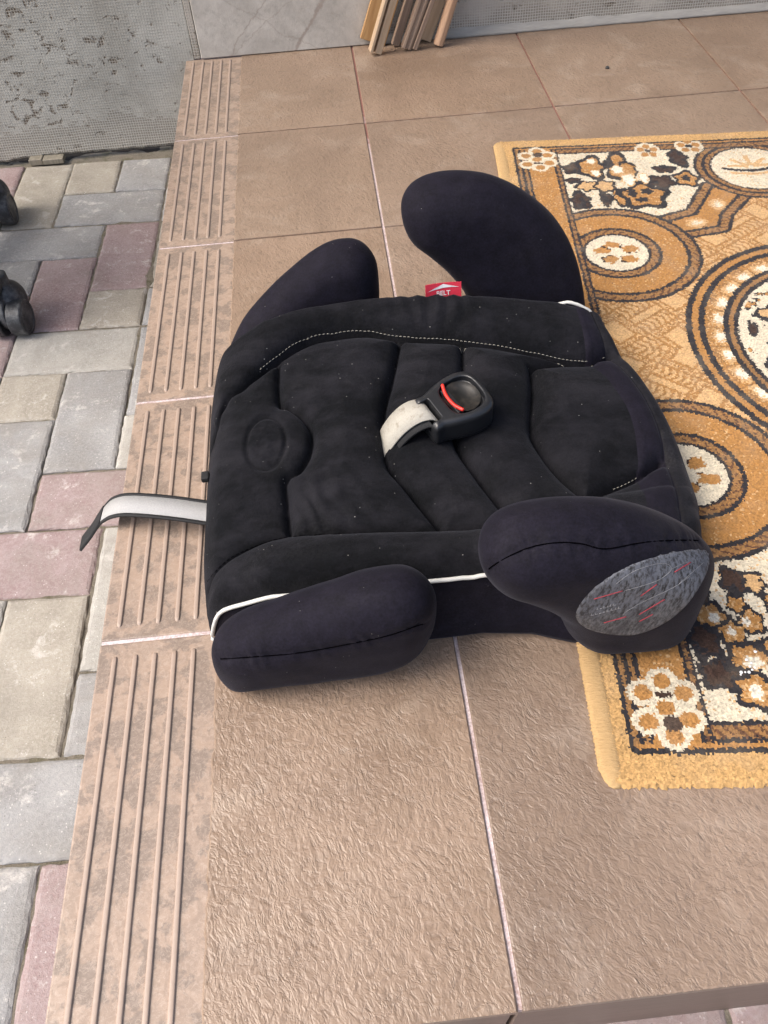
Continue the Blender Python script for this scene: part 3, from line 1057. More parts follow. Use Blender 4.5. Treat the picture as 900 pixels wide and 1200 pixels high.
def carpet_colours(u, v):
    """colour of the knot at (u, v) centimetres from the mat's near left corner"""
    rs = np.random.default_rng(3)
    ju = u + rs.normal(0, 0.045, u.shape)
    jv = v + rs.normal(0, 0.045, v.shape)
    U = np.minimum(ju, MW - ju)
    V = np.minimum(jv, ML - jv)
    VF = np.maximum(jv, ML - jv)          # folded onto the far half
    far = jv > ML / 2
    BK, BR, GO = (0.030, 0.028, 0.032), (0.28, 0.150, 0.060), (0.39, 0.200, 0.066)
    TN, LT, CR, DB, BO = (0.35, 0.185, 0.068), (0.55, 0.355, 0.175), (0.62, 0.555, 0.43), (0.055, 0.033, 0.026), (0.50, 0.310, 0.130)
    C = np.empty(u.shape + (3,))

    def put(m, c):
        C[m] = c
    # centre field: diagonal basket weave
    p = (U * 0.80 + VF * 0.60)
    q = (-U * 0.60 + VF * 0.80)
    cp, cq = p / 4.6, q / 5.4
    bi, bj = np.floor(cp), np.floor(cq)
    fp, fq = (cp - bi) * 4.6, (cq - bj) * 5.4
    put(np.ones(u.shape, bool), LT)
    even = np.mod(bi + bj, 2) == 0
    # plain tablets with a dotted margin alternate with hatched bars
    put(even & (np.minimum(np.minimum(fp, 4.6 - fp), np.minimum(fq, 5.4 - fq)) < 0.95) & (rs.random(u.shape) < 0.45), TN)
    put(even & (np.abs(np.minimum(np.minimum(fp, 4.6 - fp), np.minimum(fq, 5.4 - fq)) - 0.95) < 0.16), TN)
    put(~even & (np.mod(fp * 1.25 + 0.2 * np.sin(fq * 4), 1) < 0.40), TN)
    put(~even & (np.abs(fq - 2.7) < 0.55), LT)
    put(~even & ((np.abs(fq - 2.1) < 0.17) | (np.abs(fq - 3.3) < 0.17)), TN)
    put((fp < 0.30) | (fq < 0.30), TN)
    # corner fields, cream with flowers
    cream = in_poly(U, VF, [(8.7, 92.3), (8.7, 73.0), (20.5, 73.6), (24, 75.6), (27.8, 82), (31.5, 93)])
    put(cream, CR)
    flk = (rs.random(u.shape) < 0.07)
    put(cream & flk, LT)

    def ell(c, k=1.0):
        x, y, a, b = c
        w = 1 + 0.16 * np.sin(5 * np.arctan2(jv - y, U - x) + x * 3)
        return np.hypot((U - x) / (a * k), (jv - y) / (b * k)) / w
    for lst, fill in ((LEAF, DB), (GOLD, GO), (LIGHT, LT)):
        for c in lst:
            e = ell(c)
            put(cream & (e < 1.16), BK)
            put(cream & (e < 0.84), fill)
            if fill is GO:
                put(cream & (e < 0.84) & (rs.random(u.shape) < 0.14), LT)
            if fill is DB:
                put(cream & (e < 0.8) & (vnoise(U * 1.5, jv * 1.2, 5) > 0.62), BK)
    for c in DARK:
        put(cream & (ell(c) < 1), BK)
    for c in WHITE:
        e = ell(c)
        put(cream & (e < 1.15), LT)
        put(cream & (e < 0.9), (0.74, 0.69, 0.58))
    # gold fan between corner and medallion
    fan = in_poly(U, VF, [(20.5, 74.3), (24, 75.8), (27.8, 82), (32, 79), (28.5, 74), (27.2, 71.2), (22, 70.6)])
    put(fan, GO)
    for (x, y, a, b) in ((24.3, 73.0, 1.5, 1.2), (28.0, 77.2, 1.2, 1.5)):
        e = np.hypot((U - x) / a, (VF - y) / b) + 0.4 * rs.random(u.shape)
        put(fan & (e < 1.1), LT)
        put(fan & (e < 0.65), CR)

    def braid(d, w, s):
        """band of half-width w, d = signed distance from its middle, s = arclength"""
        m = np.abs(d) < w
        put(m, BR)
        put(m & (np.mod(s * 0.9 + d * 1.1, 1) < 0.30), (0.12, 0.06, 0.035))
        put(m & (np.mod(s * 0.9 - d * 1.1 + 0.4, 1) < 0.16), TN)
        put((np.abs(d) > w - 0.28) & (np.abs(d) < w + 0.18), BK)
    pl = lambda P: seg_dist(U, VF, P)
    for P in ([(19.5, 73.9), (24.2, 75.7), (27.9, 82.2)], [(22.0, 70.3), (27.3, 71.4), (28.5, 74.6), (32, 79)]):
        d = pl(P)
        out = np.hypot(U - 13, VF - 67) > 9.6
        sv = d.copy()
        m = (d < 0.8) & out
        keep = C.copy()
        braid(d, 0.75, U + VF)
        C[~out] = keep[~out]
    # side circles
    du, dv = U - 13, VF - 67.0
    r = np.hypot(du, dv * 1.0)
    ang = np.arctan2(dv, du)
    clip = U > 8.4
    keep = C.copy()
    put(r < 9.6, GO)
    put((r < 8.6) & (rs.random(u.shape) < 0.05), LT)
    braid(r - 9.4, 0.75, ang * 9.4)
    put(r < 4.6, BR)
    braid(r - 4.65, 0.72, ang * 4.6)
    put(r < 3.85, CR)
    for (a, rr_, s) in ((0.4, 1.9, 1), (1.7, 1.7, 1), (2.9, 1.9, 1), (4.1, 1.8, 1), (5.4, 1.9, 1)):
        e = np.hypot((du - rr_ * math.cos(a)) / 1.0, (dv - rr_ * math.sin(a)) / 0.75)
        e = e + 0.7 * (vnoise(U * 2.2, jv * 2.2, 13) - 0.5)
        put((r < 3.6) & (e < 1), GO if s else LT)
        put((r < 3.6) & (e < 1.1) & (e > 0.7) & (np.sin(a * 7 + ang * 3) > 0.3), DB)
    C[~clip] = keep[~clip]
    # circle at each end, on the mat's axis
    du, dv = U - 35, VF - 86.3
    r = np.hypot(du * 1.02, dv)
    ang = np.arctan2(dv, du)
    braid(r - 7.2, 0.6, ang * 7.2)
    braid(r - 6.1, 0.55, ang * 6.1 + 0.5)
    put(r < 5.5, CR)
    put((r < 5.5) & (rs.random(u.shape) < 0.06), LT)
    arc = np.abs(np.hypot(du, dv - 7.5) - 8.3) < 0.32
    put(arc & (np.abs(du) < 4.0) & (dv < 0.5), BK)
    arc = np.abs(np.hypot(du, dv - 6.2) - 7.9) < 0.28
    put(arc & (np.abs(du) < 3.3) & (dv < 0.5), LT)
    for a in (0.15, 0.75, 1.57, 2.4, 3.0):
        e = np.abs((du) * math.sin(a) - (dv - 0.3) * math.cos(a))
        along = du * math.cos(a) + (dv - 0.3) * math.sin(a)
        put((e < 0.32) & (along > 0.3) & (along < 3.2), LT)
    # centre medallion
    du, dv = (U - 35) / 17.0, (jv - ML / 2) / 19.0
    r = 17 * np.hypot(du, dv)
    ang = np.arctan2(dv, du)
    put((r < 17.3), BR)
    put((r < 17.3) & (r > 16.6), BK)
    put((r < 16.6) & (r > 15.7), GO)
    put((r < 15.9) & (r > 15.2), BK)
    pet = np.mod(ang * 15.0 / (2 * math.pi) * 2, 1)
    put((r < 15.2) & (r > 13.0), GO)
    put((r < 15.2) & (r > 13.0) & (rs.random(u.shape) < 0.12), LT)
    lobe = np.hypot((pet - 0.5) * 2.3, (r - 13.7) / 1.0)
    lobe = lobe + 0.5 * (rs.random(u.shape) - 0.5)
    put((lobe < 1.0) & (r > 13), LT)
    put((lobe < 0.55) & (r > 13) & (r < 14.2), (0.70, 0.65, 0.54))
    put((np.hypot((pet - 0.5) * 3.0, (r - 14.7) / 0.35) < 1) & (rs.random(u.shape) < 0.6), BR)
    put((np.abs(pet - 0.0) < 0.06) & (r < 15.2) & (r > 13.2), BR)
    put((r < 13.2) & (r > 12.6), BK)
    put((r < 12.6) & (r > 12.0), BR)
    put((r < 12.1) & (r > 11.6), BK)
    put(r < 11.6, CR)
    inn = r < 11.3
    vn = fbm(U * 0.55, jv * 0.8, 77, 3)
    put(inn & (vn > 0.60), BK)
    put(inn & (vn > 0.64), GO)
    put(inn & (vn > 0.72), LT)
    for k in range(34):
        a, rad = k * 2.39996, 10.6 * math.sqrt((k + 0.5) / 34)
        x, y = 35 + rad * math.cos(a), ML / 2 + rad * math.sin(a) * 1.1
        if x > 37:
            continue
        aa = k * 1.3
        eu_, ev_ = (U - x) * math.cos(aa) + (jv - y) * math.sin(aa), -(U - x) * math.sin(aa) + (jv - y) * math.cos(aa)
        e = np.hypot(eu_ / (1.7 + 0.5 * math.sin(k)), ev_ / (0.8 + 0.3 * math.cos(k * 2))) + 0.5 * (vnoise(U * 1.6, jv * 1.6, 14) - 0.5)
        fill = (DB, GO, LT, GO, BK)[k % 5]
        put(inn & (e < 1.15), BK)
        put(inn & (e < 0.72), fill)
    # frame
    gold = (U > 4.4) & (U < 8.1) & (V > 2.3)
    put(gold, GO)
    put(gold & (rs.random(u.shape) < 0.05), LT)
    fr = (U < 4.45) & (U > 2.5)
    put(fr, BR)
    put((U > 2.55) & (U < 2.95), BK)
    put((U > 3.3) & (U < 3.75), BK)
    put((U > 4.1) & (U < 4.45), BK)
    fi = (U > 8.0) & (U < 8.95)
    put(fi, BR)
    put(fi & (np.mod(jv * 0.9, 1) < 0.3), (0.12, 0.06, 0.035))
    put((U > 8.0) & (U < 8.3), BK)
    put((U > 8.65) & (U < 8.95), BK)
    en = (V > 2.3) & (V < 4.85) & (U > 8.9)
    put(en, BR)
    put(en & (V > 3.4) & (V < 4.5) & (np.mod(U * 1.1 + V, 1) < 0.35), (0.12, 0.06, 0.035))
    put(en & (V < 2.75), BK)
    put(en & (V > 2.75) & (V < 3.1), GO)
    put(en & (V > 3.1) & (V < 3.5), BK)
    put(en & (V > 4.5), BK)
    en2 = (U > 2.55) & (U <= 8.9) & (V > 2.3) & (V < 2.75)
    put(en2, BK)
    put((U > 3.0) & (U <= 8.9) & (V > 2.75) & (V < 3.1), GO)
    # small end blooms that overlap the border, and corner flowers
    for (x, y, a, b) in BLOOM:
        for fy in (y,):
            e = np.hypot((U - x) / a, (VF - fy) / b)
            put((e < 1.0) & (V > 2.5) & far, CR)
            for k in range(5):
                aa = k * 1.257 + 0.3
                e2 = np.hypot((U - x - 0.55 * a * math.cos(aa)) / (0.30 * a), (VF - fy - 0.55 * b * math.sin(aa)) / (0.28 * b))
                put((e2 < 1) & far, GO)
            put((np.hypot((U - x) / (0.25 * a), (VF - fy) / (0.2 * b)) < 1) & far, BK)
    x, y = 5.85, 6.0
    pts = [(0.2, 2.3), (-1.5, 1.3), (1.6, 1.2), (0.0, 0.0), (-1.5, -1.1), (1.6, -1.0), (0.2, -2.3)]
    for (a, b) in pts:
        put(np.hypot((U - x - a) / 1.25, (V - y - b) / 1.15) < 1, CR)
    for (a, b) in pts:
        put(np.hypot((U - x - a) / 0.72, (V - y - b) / 0.66) < 1, GO)
    put(np.hypot((U - x - 0.25) / 0.7, (V - y + 1.3) / 0.65) < 1, DB)
    put(np.hypot((U - x - 0.05) / 0.75, (V - y - 1.1) / 0.22) < 1, DB)
    # plain border
    bd = (U < 2.55) | (V < 2.3)
    put(bd, BO)
    # wear, dust and knot to knot variation
    f = 0.80 + 0.4 * rs.random(u.shape)
    f *= 0.9 + 0.2 * fbm(u * 0.25, v * 0.25, 11)
    C *= f[..., None]
    dust = np.clip(fbm(u * 0.5, v * 0.5, 21) - 0.5, 0, 1)[..., None] * 0.45
    C = C * (1 - dust) + np.array((0.42, 0.36, 0.28)) * dust
    return C


def build_mat():
    root = empty('doormat', (MAT_O[0], MAT_O[1], 0), MAT_TH)
    tag(root, 'gold, black and cream patterned doormat under the rear of the booster seat', 'doormat')
    cu, cv = 0.158, 0.155       # knot pitch in cm
    nu, nv = int((MW - 2.0) / cu), int(ML / cv)
    iu, iv = np.meshgrid(np.arange(nu + 1), np.arange(nv + 1), indexing='ij')
    rs = np.random.default_rng(5)
    X = 1.0 + iu * cu + rs.normal(0, 0.035, iu.shape)
    Y = iv * cv + rs.normal(0, 0.045, iu.shape)
    # fringe of fibres at the cut ends
    Y[:, 0] -= rs.random(nu + 1) * 0.22
    Y[:, -1] += rs.random(nu + 1) * 0.22
    Hh = 0.62 + 0.30 * (fbm(X * 0.10, Y * 0.10, 3) - 0.5)
    # pressed flat under the seat
    c, s = math.cos(MAT_TH - SEAT_YAW), math.sin(MAT_TH - SEAT_YAW)
    dx, dy = MAT_O[0] - SEAT_O.x, MAT_O[1] - SEAT_O.y

    def seat_local(X, Y):
        wx = MAT_O[0] + (X * math.cos(MAT_TH) - Y * math.sin(MAT_TH)) / 100
        wy = MAT_O[1] + (X * math.sin(MAT_TH) + Y * math.cos(MAT_TH)) / 100
        return wx - SEAT_O.x, wy - SEAT_O.y
    sx, sy = seat_local(X, Y)
    q = np.maximum(np.abs(sx - 0.02) - 0.165, np.abs(sy) - 0.175)
    press = 1 / (1 + np.exp(q / 0.006))
    Hh = Hh * (1 - 0.72 * press)
    end = np.minimum(iv, nv - iv)
    Z = Hh - 0.10 + rs.normal(0, 0.012, iu.shape)
    Z = np.where(end == 0, 0.06, np.where(end == 1, Z - 0.16, np.where(end == 2, Z - 0.04, Z)))
    # knot centres raised
    CX = (X[:-1, :-1] + X[1:, :-1] + X[:-1, 1:] + X[1:, 1:]) / 4 + rs.normal(0, 0.03, (nu, nv))
    CY = (Y[:-1, :-1] + Y[1:, :-1] + Y[:-1, 1:] + Y[1:, 1:]) / 4 + rs.normal(0, 0.03, (nu, nv))
    CZ = (Z[:-1, :-1] + Z[1:, :-1] + Z[:-1, 1:] + Z[1:, 1:]) / 4 + 0.085 + rs.normal(0, 0.03, (nu, nv))
    col = carpet_colours(CX, CY)
    n0 = (nu + 1) * (nv + 1)
    V = np.concatenate([np.stack([X, Y, Z], -1).reshape(-1, 3), np.stack([CX, CY, CZ], -1).reshape(-1, 3)]) / 100
    a = (iu[:-1, :-1] * (nv + 1) + iv[:-1, :-1])
    b, c_, d = a + nv + 1, a + nv + 2, a + 1
    e = n0 + np.arange(nu * nv).reshape(nu, nv)
    T = np.stack([np.stack([a, b, e], -1), np.stack([b, c_, e], -1), np.stack([c_, d, e], -1), np.stack([d, a, e], -1)], 2).reshape(-1, 3)
    me = bpy.data.meshes.new('pile')
    me.vertices.add(len(V))
    me.vertices.foreach_set('co', V.astype(np.float32).ravel())
    me.loops.add(len(T) * 3)
    me.loops.foreach_set('vertex_index', T.astype(np.int32).ravel())
    me.polygons.add(len(T))
    me.polygons.foreach_set('loop_start', np.arange(0, len(T) * 3, 3, dtype=np.int32))
    me.update(calc_edges=True)
    at = me.attributes.new('knot', 'FLOAT_COLOR', 'FACE')
    fc = np.repeat(col.reshape(-1, 3), 4, 0)
    fc = np.concatenate([np.clip(fc, 0, 1), np.ones((len(fc), 1))], 1)
    at.data.foreach_set('color', fc.astype(np.float32).ravel())
    me.materials.append(MAT['carpet_pile'])
    o = bpy.data.objects.new('pile', me)
    COL.objects.link(o)
    o.parent = root
    o['kind'] = 'stuff'
    bm = bmesh.new()
    bevel_box(bm, (0.008, 0.002, 0.0004), (MW / 100 - 0.008, ML / 100 - 0.002, 0.0012))
    from_bm('backing', bm, 'carpet_back', root)
    for side in (0, 1):
        K = 640
        yy = np.linspace(-0.001, ML / 100 + 0.001, K)
        endf = np.clip(np.minimum(np.arange(K), K - 1 - np.arange(K)) / 9.0, 0, 1) ** 0.5 * 0.75 + 0.25
        wob = 0.0022 * (fbm(yy * 9, yy * 0 + side * 3.0, 7) - 0.5)
        xc = (0.0086 if side == 0 else MW / 100 - 0.0086) + wob + (0.0035 if side == 0 else -0.0035) * (1 - endf)
        m = 12
        V, F = [], []
        for i in range(K):
            for k in range(m):
                t = 2 * math.pi * k / m
                rg = 1 + 0.055 * math.sin(yy[i] / 0.0030 * 2 * math.pi + 1.2 * math.cos(t)) + 0.03 * rs.normal()
                V.append((xc[i] + 0.0088 * endf[i] * math.cos(t) * rg, yy[i], 0.0004 + max(0, 0.0029 * endf[i] * (1 + math.sin(t) * rg))))
        for i in range(K - 1):
            for k in range(m):
                l = (k + 1) % m
                F.append((i * m + k, i * m + l, i * m + m + l, i * m + m + k))
        F += [tuple(range(m))[::-1], tuple((K - 1) * m + k for k in range(m))]
        make('binding', V, F, 'carpet_binding', root)
    return root


build_mat()

# ================================================================== BOOSTER SEAT
S1 = [(-0.2025, 0.0389), (-0.189, 0.0739), (-0.1706, 0.0857), (-0.1319, 0.1163), (-0.1036, 0.1329), (-0.0754, 0.1379), (-0.044, 0.1355), (-0.0102, 0.1245), (0.0539, 0.11), (0.0898, 0.1014), (0.1198, 0.0908), (0.1666, 0.0778), (0.1957, 0.083)]
S2 = [(-0.1339, 0.1091), (-0.1344, 0.0543), (-0.124, 0.0449), (-0.1118, 0.029), (-0.1056, 0.0077), (-0.1092, -0.0178), (-0.1192, -0.0371), (-0.1308, -0.0454), (-0.1309, -0.071), (-0.1293, -0.1102)]
S3 = [(-0.2009, -0.13), (-0.179, -0.1196), (-0.1524, -0.1133), (-0.1293, -0.1111), (-0.0733, -0.1172), (-0.0068, -0.1258), (0.0382, -0.1277), (0.09, -0.12), (0.13, -0.1)]
S4 = [(-0.0107, 0.1205), (-0.0234, 0.0704), (-0.037, 0.0221), (-0.0418, -0.0362), (-0.0279, -0.0706), (-0.0039, -0.1253)]
S5 = [(0.0517, 0.1075), (0.0423, 0.0579), (0.0268, 0.0094), (0.023, -0.0278), (0.0359, -0.0712), (0.0538, -0.1175)]
S6 = [(0.1136, 0.0714), (0.107, 0.0354), (0.0956, -0.0071), (0.0946, -0.0322), (0.107, -0.0735), (0.1223, -0.0987)]
S7 = [(0.1136, 0.0714), (0.1416, 0.0758), (0.1738, 0.0751)]
S8 = [(0.1223, -0.0987), (0.1499, -0.0874), (0.172, -0.0784), (0.2001, -0.0628)]


def ip(x, xs, ys):
    return np.interp(x, xs, ys)


def smooth_ip(x, xs, ys):
    xs, ys = np.array(xs), np.array(ys)
    P = catmull(np.stack([xs, ys], 1), 10)
    return np.interp(x, P[:, 0], P[:, 1])


def s_front(t):
    return -0.2105 + 0.11 * np.clip(np.abs(t) - 0.10, 0, 1) ** 1.5 * 3


def s_mid(t):
    return smooth_ip(t, [-0.19, -0.13, -0.0784, -0.0684, -0.0148, 0.0383, 0.0777, 0.1425, 0.19], [0.150, 0.163, 0.175, 0.1785, 0.1857, 0.1807, 0.172, 0.174, 0.176])


def s_rear(t):
    return smooth_ip(t, [-0.19, -0.12, -0.06, 0.0, 0.06, 0.10, 0.15, 0.19], [0.205, 0.226, 0.233, 0.2315, 0.2245, 0.2145, 0.205, 0.198])


def t_edge(s):
    return smooth_ip(s, [-0.22, -0.20, -0.17, -0.13, -0.08, 0.0, 0.08, 0.13, 0.17, 0.20, 0.23], [0.150, 0.156, 0.163, 0.168, 0.172, 0.173, 0.170, 0.165, 0.158, 0.150, 0.140])


def z_axis(s):
    return smooth_ip(s, [-0.215, -0.203, -0.19, -0.17, -0.13, -0.06, 0.0, 0.06, 0.11, 0.15, 0.18, 0.205, 0.23], [0.030, 0.042, 0.053, 0.0605, 0.066, 0.0665, 0.066, 0.063, 0.058, 0.053, 0.0505, 0.047, 0.034])


def pad_height(S, T):
    """height of the quilted top over the seat's plan"""
    near = T < 0
    tb = np.where(near, -ip(S, [p[0] for p in S3], [p[1] for p in S3]), ip(S, [p[0] for p in S1], [p[1] for p in S1]))
    te = t_edge(S)
    tb = np.minimum(tb, te - 0.012)
    at = np.abs(T)
    x = np.clip((at - tb) / (te - tb), 0, 1.1)
    z = z_axis(S)
    # side bolsters rise beyond the seam and fall over the edge
    front = np.clip((S + 0.205) / 0.06, 0, 1)
    rear = np.clip((0.215 - S) / 0.06, 0, 1)
    hb = 0.0205 * front ** 0.8 * (0.35 + 0.65 * rear)
    z = z + hb * np.sin(np.pi * np.clip(x, 0, 1) ** 0.75 * 0.62)
    z = z - 0.020 * np.clip((x - 0.72) / 0.28, 0, 1.3) ** 2.2
    # seams
    d_all = np.full(S.shape, 1e9)
    for P in (S1, S2, S3, S4, S5, S6, S7, S8):
        d_all = np.minimum(d_all, seg_dist(S, T, catmull(P, 6)))
    inner = np.clip(1 - x * 2, 0, 1)
    puff = (0.0070 + 0.0105 * np.clip((S + 0.136) / 0.09, 0, 1)) * (0.45 + 0.55 * inner)
    z = z + puff * (1 - np.exp(-(d_all / 0.016) ** 0.9)) - 0.0085 * np.exp(-(d_all / 0.0032) ** 1.3)
    # stamped emblem at the front
    e = np.hypot((S + 0.1474) / 0.0185, T / 0.033)
    z = z - 0.0028 * np.exp(-((e - 1) / 0.11) ** 2) - 0.0010 * (e < 1)
    z = z + np.where(e < 0.85, 0.0034 * (fbm(S * 150, T * 150, 31, 3) - 0.5), 0)
    # creases and soft unevenness
    z = z + 0.0030 * (fbm(S * 26, T * 26, 12, 3) - 0.5)
    cr = np.sin((S * 0.95 + T * 0.25) * 420 + 3 * fbm(S * 30, T * 30, 8, 2) * 3)
    z = z + 0.0014 * cr * np.exp(-((S + 0.10) / 0.03) ** 2 - ((T + 0.085) / 0.03) ** 2)
    cr2 = np.sin(S * 360 + 6 * fbm(S * 25, T * 25, 9, 2))
    z = z + 0.0015 * np.sign(cr2) * np.abs(cr2) ** 1.5 * np.clip(x * 3, 0, 1) * np.exp(-((S - 0.03) / 0.04) ** 2) * (T > 0)
    cr3 = np.sin((S * 0.6 + T * 0.8) * 300 + 5 * fbm(S * 20, T * 20, 19, 2))
    z = z + 0.0011 * cr3 * np.exp(-((S + 0.185) / 0.02) ** 2) * (np.abs(T) < 0.11)
    cr4 = np.sin(S * 300 + 5 * fbm(S * 25, T * 25, 29, 2))
    z = z + 0.0016 * cr4 * np.clip(x * 3, 0, 1) * np.exp(-((S - 0.035) / 0.025) ** 2) * (T < 0)
    return z


seat = empty('booster_seat', SEAT_O, SEAT_YAW)
tag(seat, 'black fabric child booster seat with four padded arms lying on the tiles and doormat', 'booster seat')


def grid_mesh(P):
    n, m = P.shape[:2]
    F = [(i * m + j, (i + 1) * m + j, (i + 1) * m + j + 1, i * m + j + 1) for i in range(n - 1) for j in range(m - 1)]
    return P.reshape(-1, 3), F


def build_seat():
    Nb = 240
    b = np.linspace(-1, 1, Nb)
    # ease columns towards the edges so the turned-down lip stays smooth
    b = np.sign(b) * (np.abs(b) * 0.75 + 0.25 * np.sin(np.abs(b) * np.pi / 2))
    Na = 250
    a = np.linspace(0, 1, Na)
    A, B = np.meshgrid(a, b, indexing='ij')
    T0 = B * 0.165
    S = s_front(T0) + (s_mid(T0) - s_front(T0)) * A
    T = B * t_edge(S)
    Z = pad_height(S, T)
    # rolled front
    Z = Z - 0.020 * np.clip((0.05 - A) / 0.05, 0, 1) ** 2
    pad = np.stack([S, T, Z], -1)
    V, F = grid_mesh(pad)
    cushion = make('cushion', V, F, 'velour', seat)
    # smooth rear cover, two strips
    Na2 = 60
    a2 = np.linspace(0, 1, Na2)
    A2, B2 = np.meshgrid(a2, b, indexing='ij')
    T0 = B2 * 0.165
    sm, sr = s_mid(T0), s_rear(T0)
    S2_ = sm + (sr - sm) * A2
    T2 = B2 * t_edge(S2_)
    Zs = pad_height(sm, B2 * t_edge(sm))
    base = pad_height(S2_, T2)
    w = np.clip(A2 / 0.18, 0, 1)
    Z2 = Zs * (1 - w) + base * w + 0.0022 * np.sin(np.pi * np.clip(A2 / 0.5, 0, 1)) - 0.0018 * np.exp(-((A2 - 0.5) / 0.035) ** 2)
    Z2 = Z2 + 0.0012 * np.exp(-((A2 - 0.68) / 0.10) ** 2) - 0.022 * np.clip((A2 - 0.70) / 0.30, 0, 1) ** 2.2
    Z2 = Z2 + 0.0016 * (fbm(S2_ * 60, T2 * 22, 41, 3) - 0.5) * A2
    rear = np.stack([S2_, T2, Z2], -1)
    k = int(Na2 * 0.5)
    V, F = grid_mesh(rear[:k + 1])
    make('rear_strip', V, F, 'lycra', seat)
    V, F = grid_mesh(rear[k:])
    make('rear_cover', V, F, 'lycra_dusty', seat)
    # side shell, lofted from the rim of the top down to the floor
    full = np.concatenate([pad, rear[1:]], 0)
    rim = np.concatenate([full[:, 0], full[-1, 1:], full[::-1, -1][1:], full[0, ::-1][1:-1]])
    nR = len(rim)
    xy = rim[:, :2]
    for _ in range(30):
        xy = (np.roll(xy, 1, 0) + xy * 2 + np.roll(xy, -1, 0)) / 4
    tg = np.roll(xy, -3, 0) - np.roll(xy, 3, 0)
    nrm = np.stack([tg[:, 1], -tg[:, 0]], 1)
    nrm /= np.linalg.norm(nrm, axis=1)[:, None] + 1e-12
    rings = []
    z0 = rim[:, 2]
    for f, off in ((0.0, -0.0005), (0.06, 0.0015), (0.2, 0.003), (0.45, 0.007), (0.7, 0.012), (0.88, 0.014), (0.97, 0.011), (1.0, 0.004)):
        zz = z0 * (1 - f) + 0.0006 * f - (0.001 if f == 0 else 0)
        sidef = np.clip((np.abs(rim[:, 1]) - 0.12) / 0.03, 0, 1)
        frontf = np.clip((-0.16 - rim[:, 0]) / 0.03, 0, 1)
        o = off * (0.25 + 0.75 * sidef) * (1 - 0.85 * frontf)
        flare = ip(rim[:, 0], [-0.1, 0.02, 0.06, 0.08, 0.10, 0.15, 0.185, 0.21], [0, 0, 0.008, 0.018, 0.028, 0.028, 0.016, 0]) * sidef
        o = o + flare * f ** 1.3
        q = rim[:, :2] * (1 - min(1, f * 5)) + xy * min(1, f * 5) + nrm * o[:, None]
        rings.append(np.concatenate([q, zz[:, None]], 1))
    V = np.concatenate(rings)
    F = []
    for r in range(len(rings) - 1):
        for i in range(nR):
            j = (i + 1) % nR
            F.append((r * nR + i, r * nR + j, (r + 1) * nR + j, (r + 1) * nR + i))
    F = [f[::-1] for f in F]
    F.append(tuple((len(rings) - 1) * nR + i for i in range(nR)))
    make('side_shell', V, F, 'lycra', seat)

    # piping along both long edges
    for side, ids in ((0, 0), (1, -1)):
        P = full[:, ids].copy()
        P = P[::3]
        P[:, 2] += 0.0012
        if side:
            up = np.clip((P[:, 0] - 0.150) / 0.02, 0, 1)
            zs_ = P[:, 2].copy()
            for _ in range(12):
                zs_[1:-1] = (zs_[:-2] + 2 * zs_[1:-1] + zs_[2:]) / 4
            P[:, 2] = P[:, 2] * (1 - up) + zs_ * up + 0.0125 * up
            P[:, 1] -= 0.0030 * up
        P[:, 1] += 0.0012 * (1 if side else -1)
        if side == 0:
            curl = [(P[0, 0] - 0.001, P[0, 1] - 0.001, P[0, 2] - 0.004), (P[0, 0] + 0.004, P[0, 1] - 0.003, P[0, 2] - 0.008)]
            P = np.concatenate([np.array(curl)[::-1], P])
        v, f = tube(P, 0.0018, 8)
        make('piping', v, f, 'piping', cushion)
    # stitches
    bvh = BVHTree.FromObject(cushion, bpy.context.evaluated_depsgraph_get())

    def surf(s, t, lift=0.0006):
        h = pad_height(np.array([s]), np.array([t]))[0]
        return np.array([s, t, h + lift])

    def stitches(poly, off, r=0.00030, L=0.0026, gap=0.0015, sel=lambda s: True, mat='thread'):
        P = catmull(poly, 10)
        d = np.concatenate([[0], np.cumsum(np.hypot(*np.diff(P, axis=0).T))])
        parts = []
        x = 0
        while x + L < d[-1]:
            pts = []
            for k in (0, 0.5, 1):
                q = np.array([np.interp(x + L * k, d, P[:, i]) for i in (0, 1)])
                q2 = np.array([np.interp(x + L * k + 0.001, d, P[:, i]) for i in (0, 1)])
                tgv = q2 - q
                nv = np.array([-tgv[1], tgv[0]]) / (np.linalg.norm(tgv) + 1e-9)
                q = q + nv * off
                pts.append(surf(q[0], q[1], 0.0003 + (0.0005 if k == 0.5 else 0)))
            if sel(pts[0][0]):
                parts.append(tube(pts, r, 4))
            x += L + gap
        if parts:
            v, f = join(parts)
            make('stitching', v, f, mat, cushion)
    stitches(S1, 0.0030, sel=lambda s: -0.155 < s < 0.172)
    stitches(S1, -0.0032, sel=lambda s: s > 0.045 and s < 0.172)
    stitches(S1[-3:], 0.0030, sel=lambda s: s > 0.166 and s < 0.195)
    stitches(S1[-3:], -0.0030, sel=lambda s: s > 0.166 and s < 0.195)
    stitches(S3[:5], 0.0028, r=0.0003, mat='dark_thread')
    stitches(S8, 0.002, sel=lambda s: s > 0.150)

    # ---------------- padded arms
    rear_prof = [(0.212, 0.004), (0.213, 0.030), (0.206, 0.062), (0.188, 0.103), (0.163, 0.140), (0.133, 0.169), (0.101, 0.188), (0.067, 0.197), (0.038, 0.197), (0.017, 0.189), (0.006, 0.174), (0.006, 0.153),
                 (0.014, 0.133), (0.030, 0.118), (0.048, 0.099), (0.066, 0.074), (0.076, 0.050), (0.084, 0.028), (0.098, 0.010), (0.13, 0.002), (0.17, 0.002)]
    front_prof = [(-0.200, 0.006), (-0.193, 0.022), (-0.170, 0.060), (-0.135, 0.096), (-0.100, 0.123), (-0.073, 0.138), (-0.050, 0.141), (-0.034, 0.134), (-0.024, 0.117), (-0.022, 0.092), (-0.024, 0.062), (-0.032, 0.032),
                  (-0.055, 0.010), (-0.09, 0.003), (-0.14, 0.002), (-0.185, 0.002)]
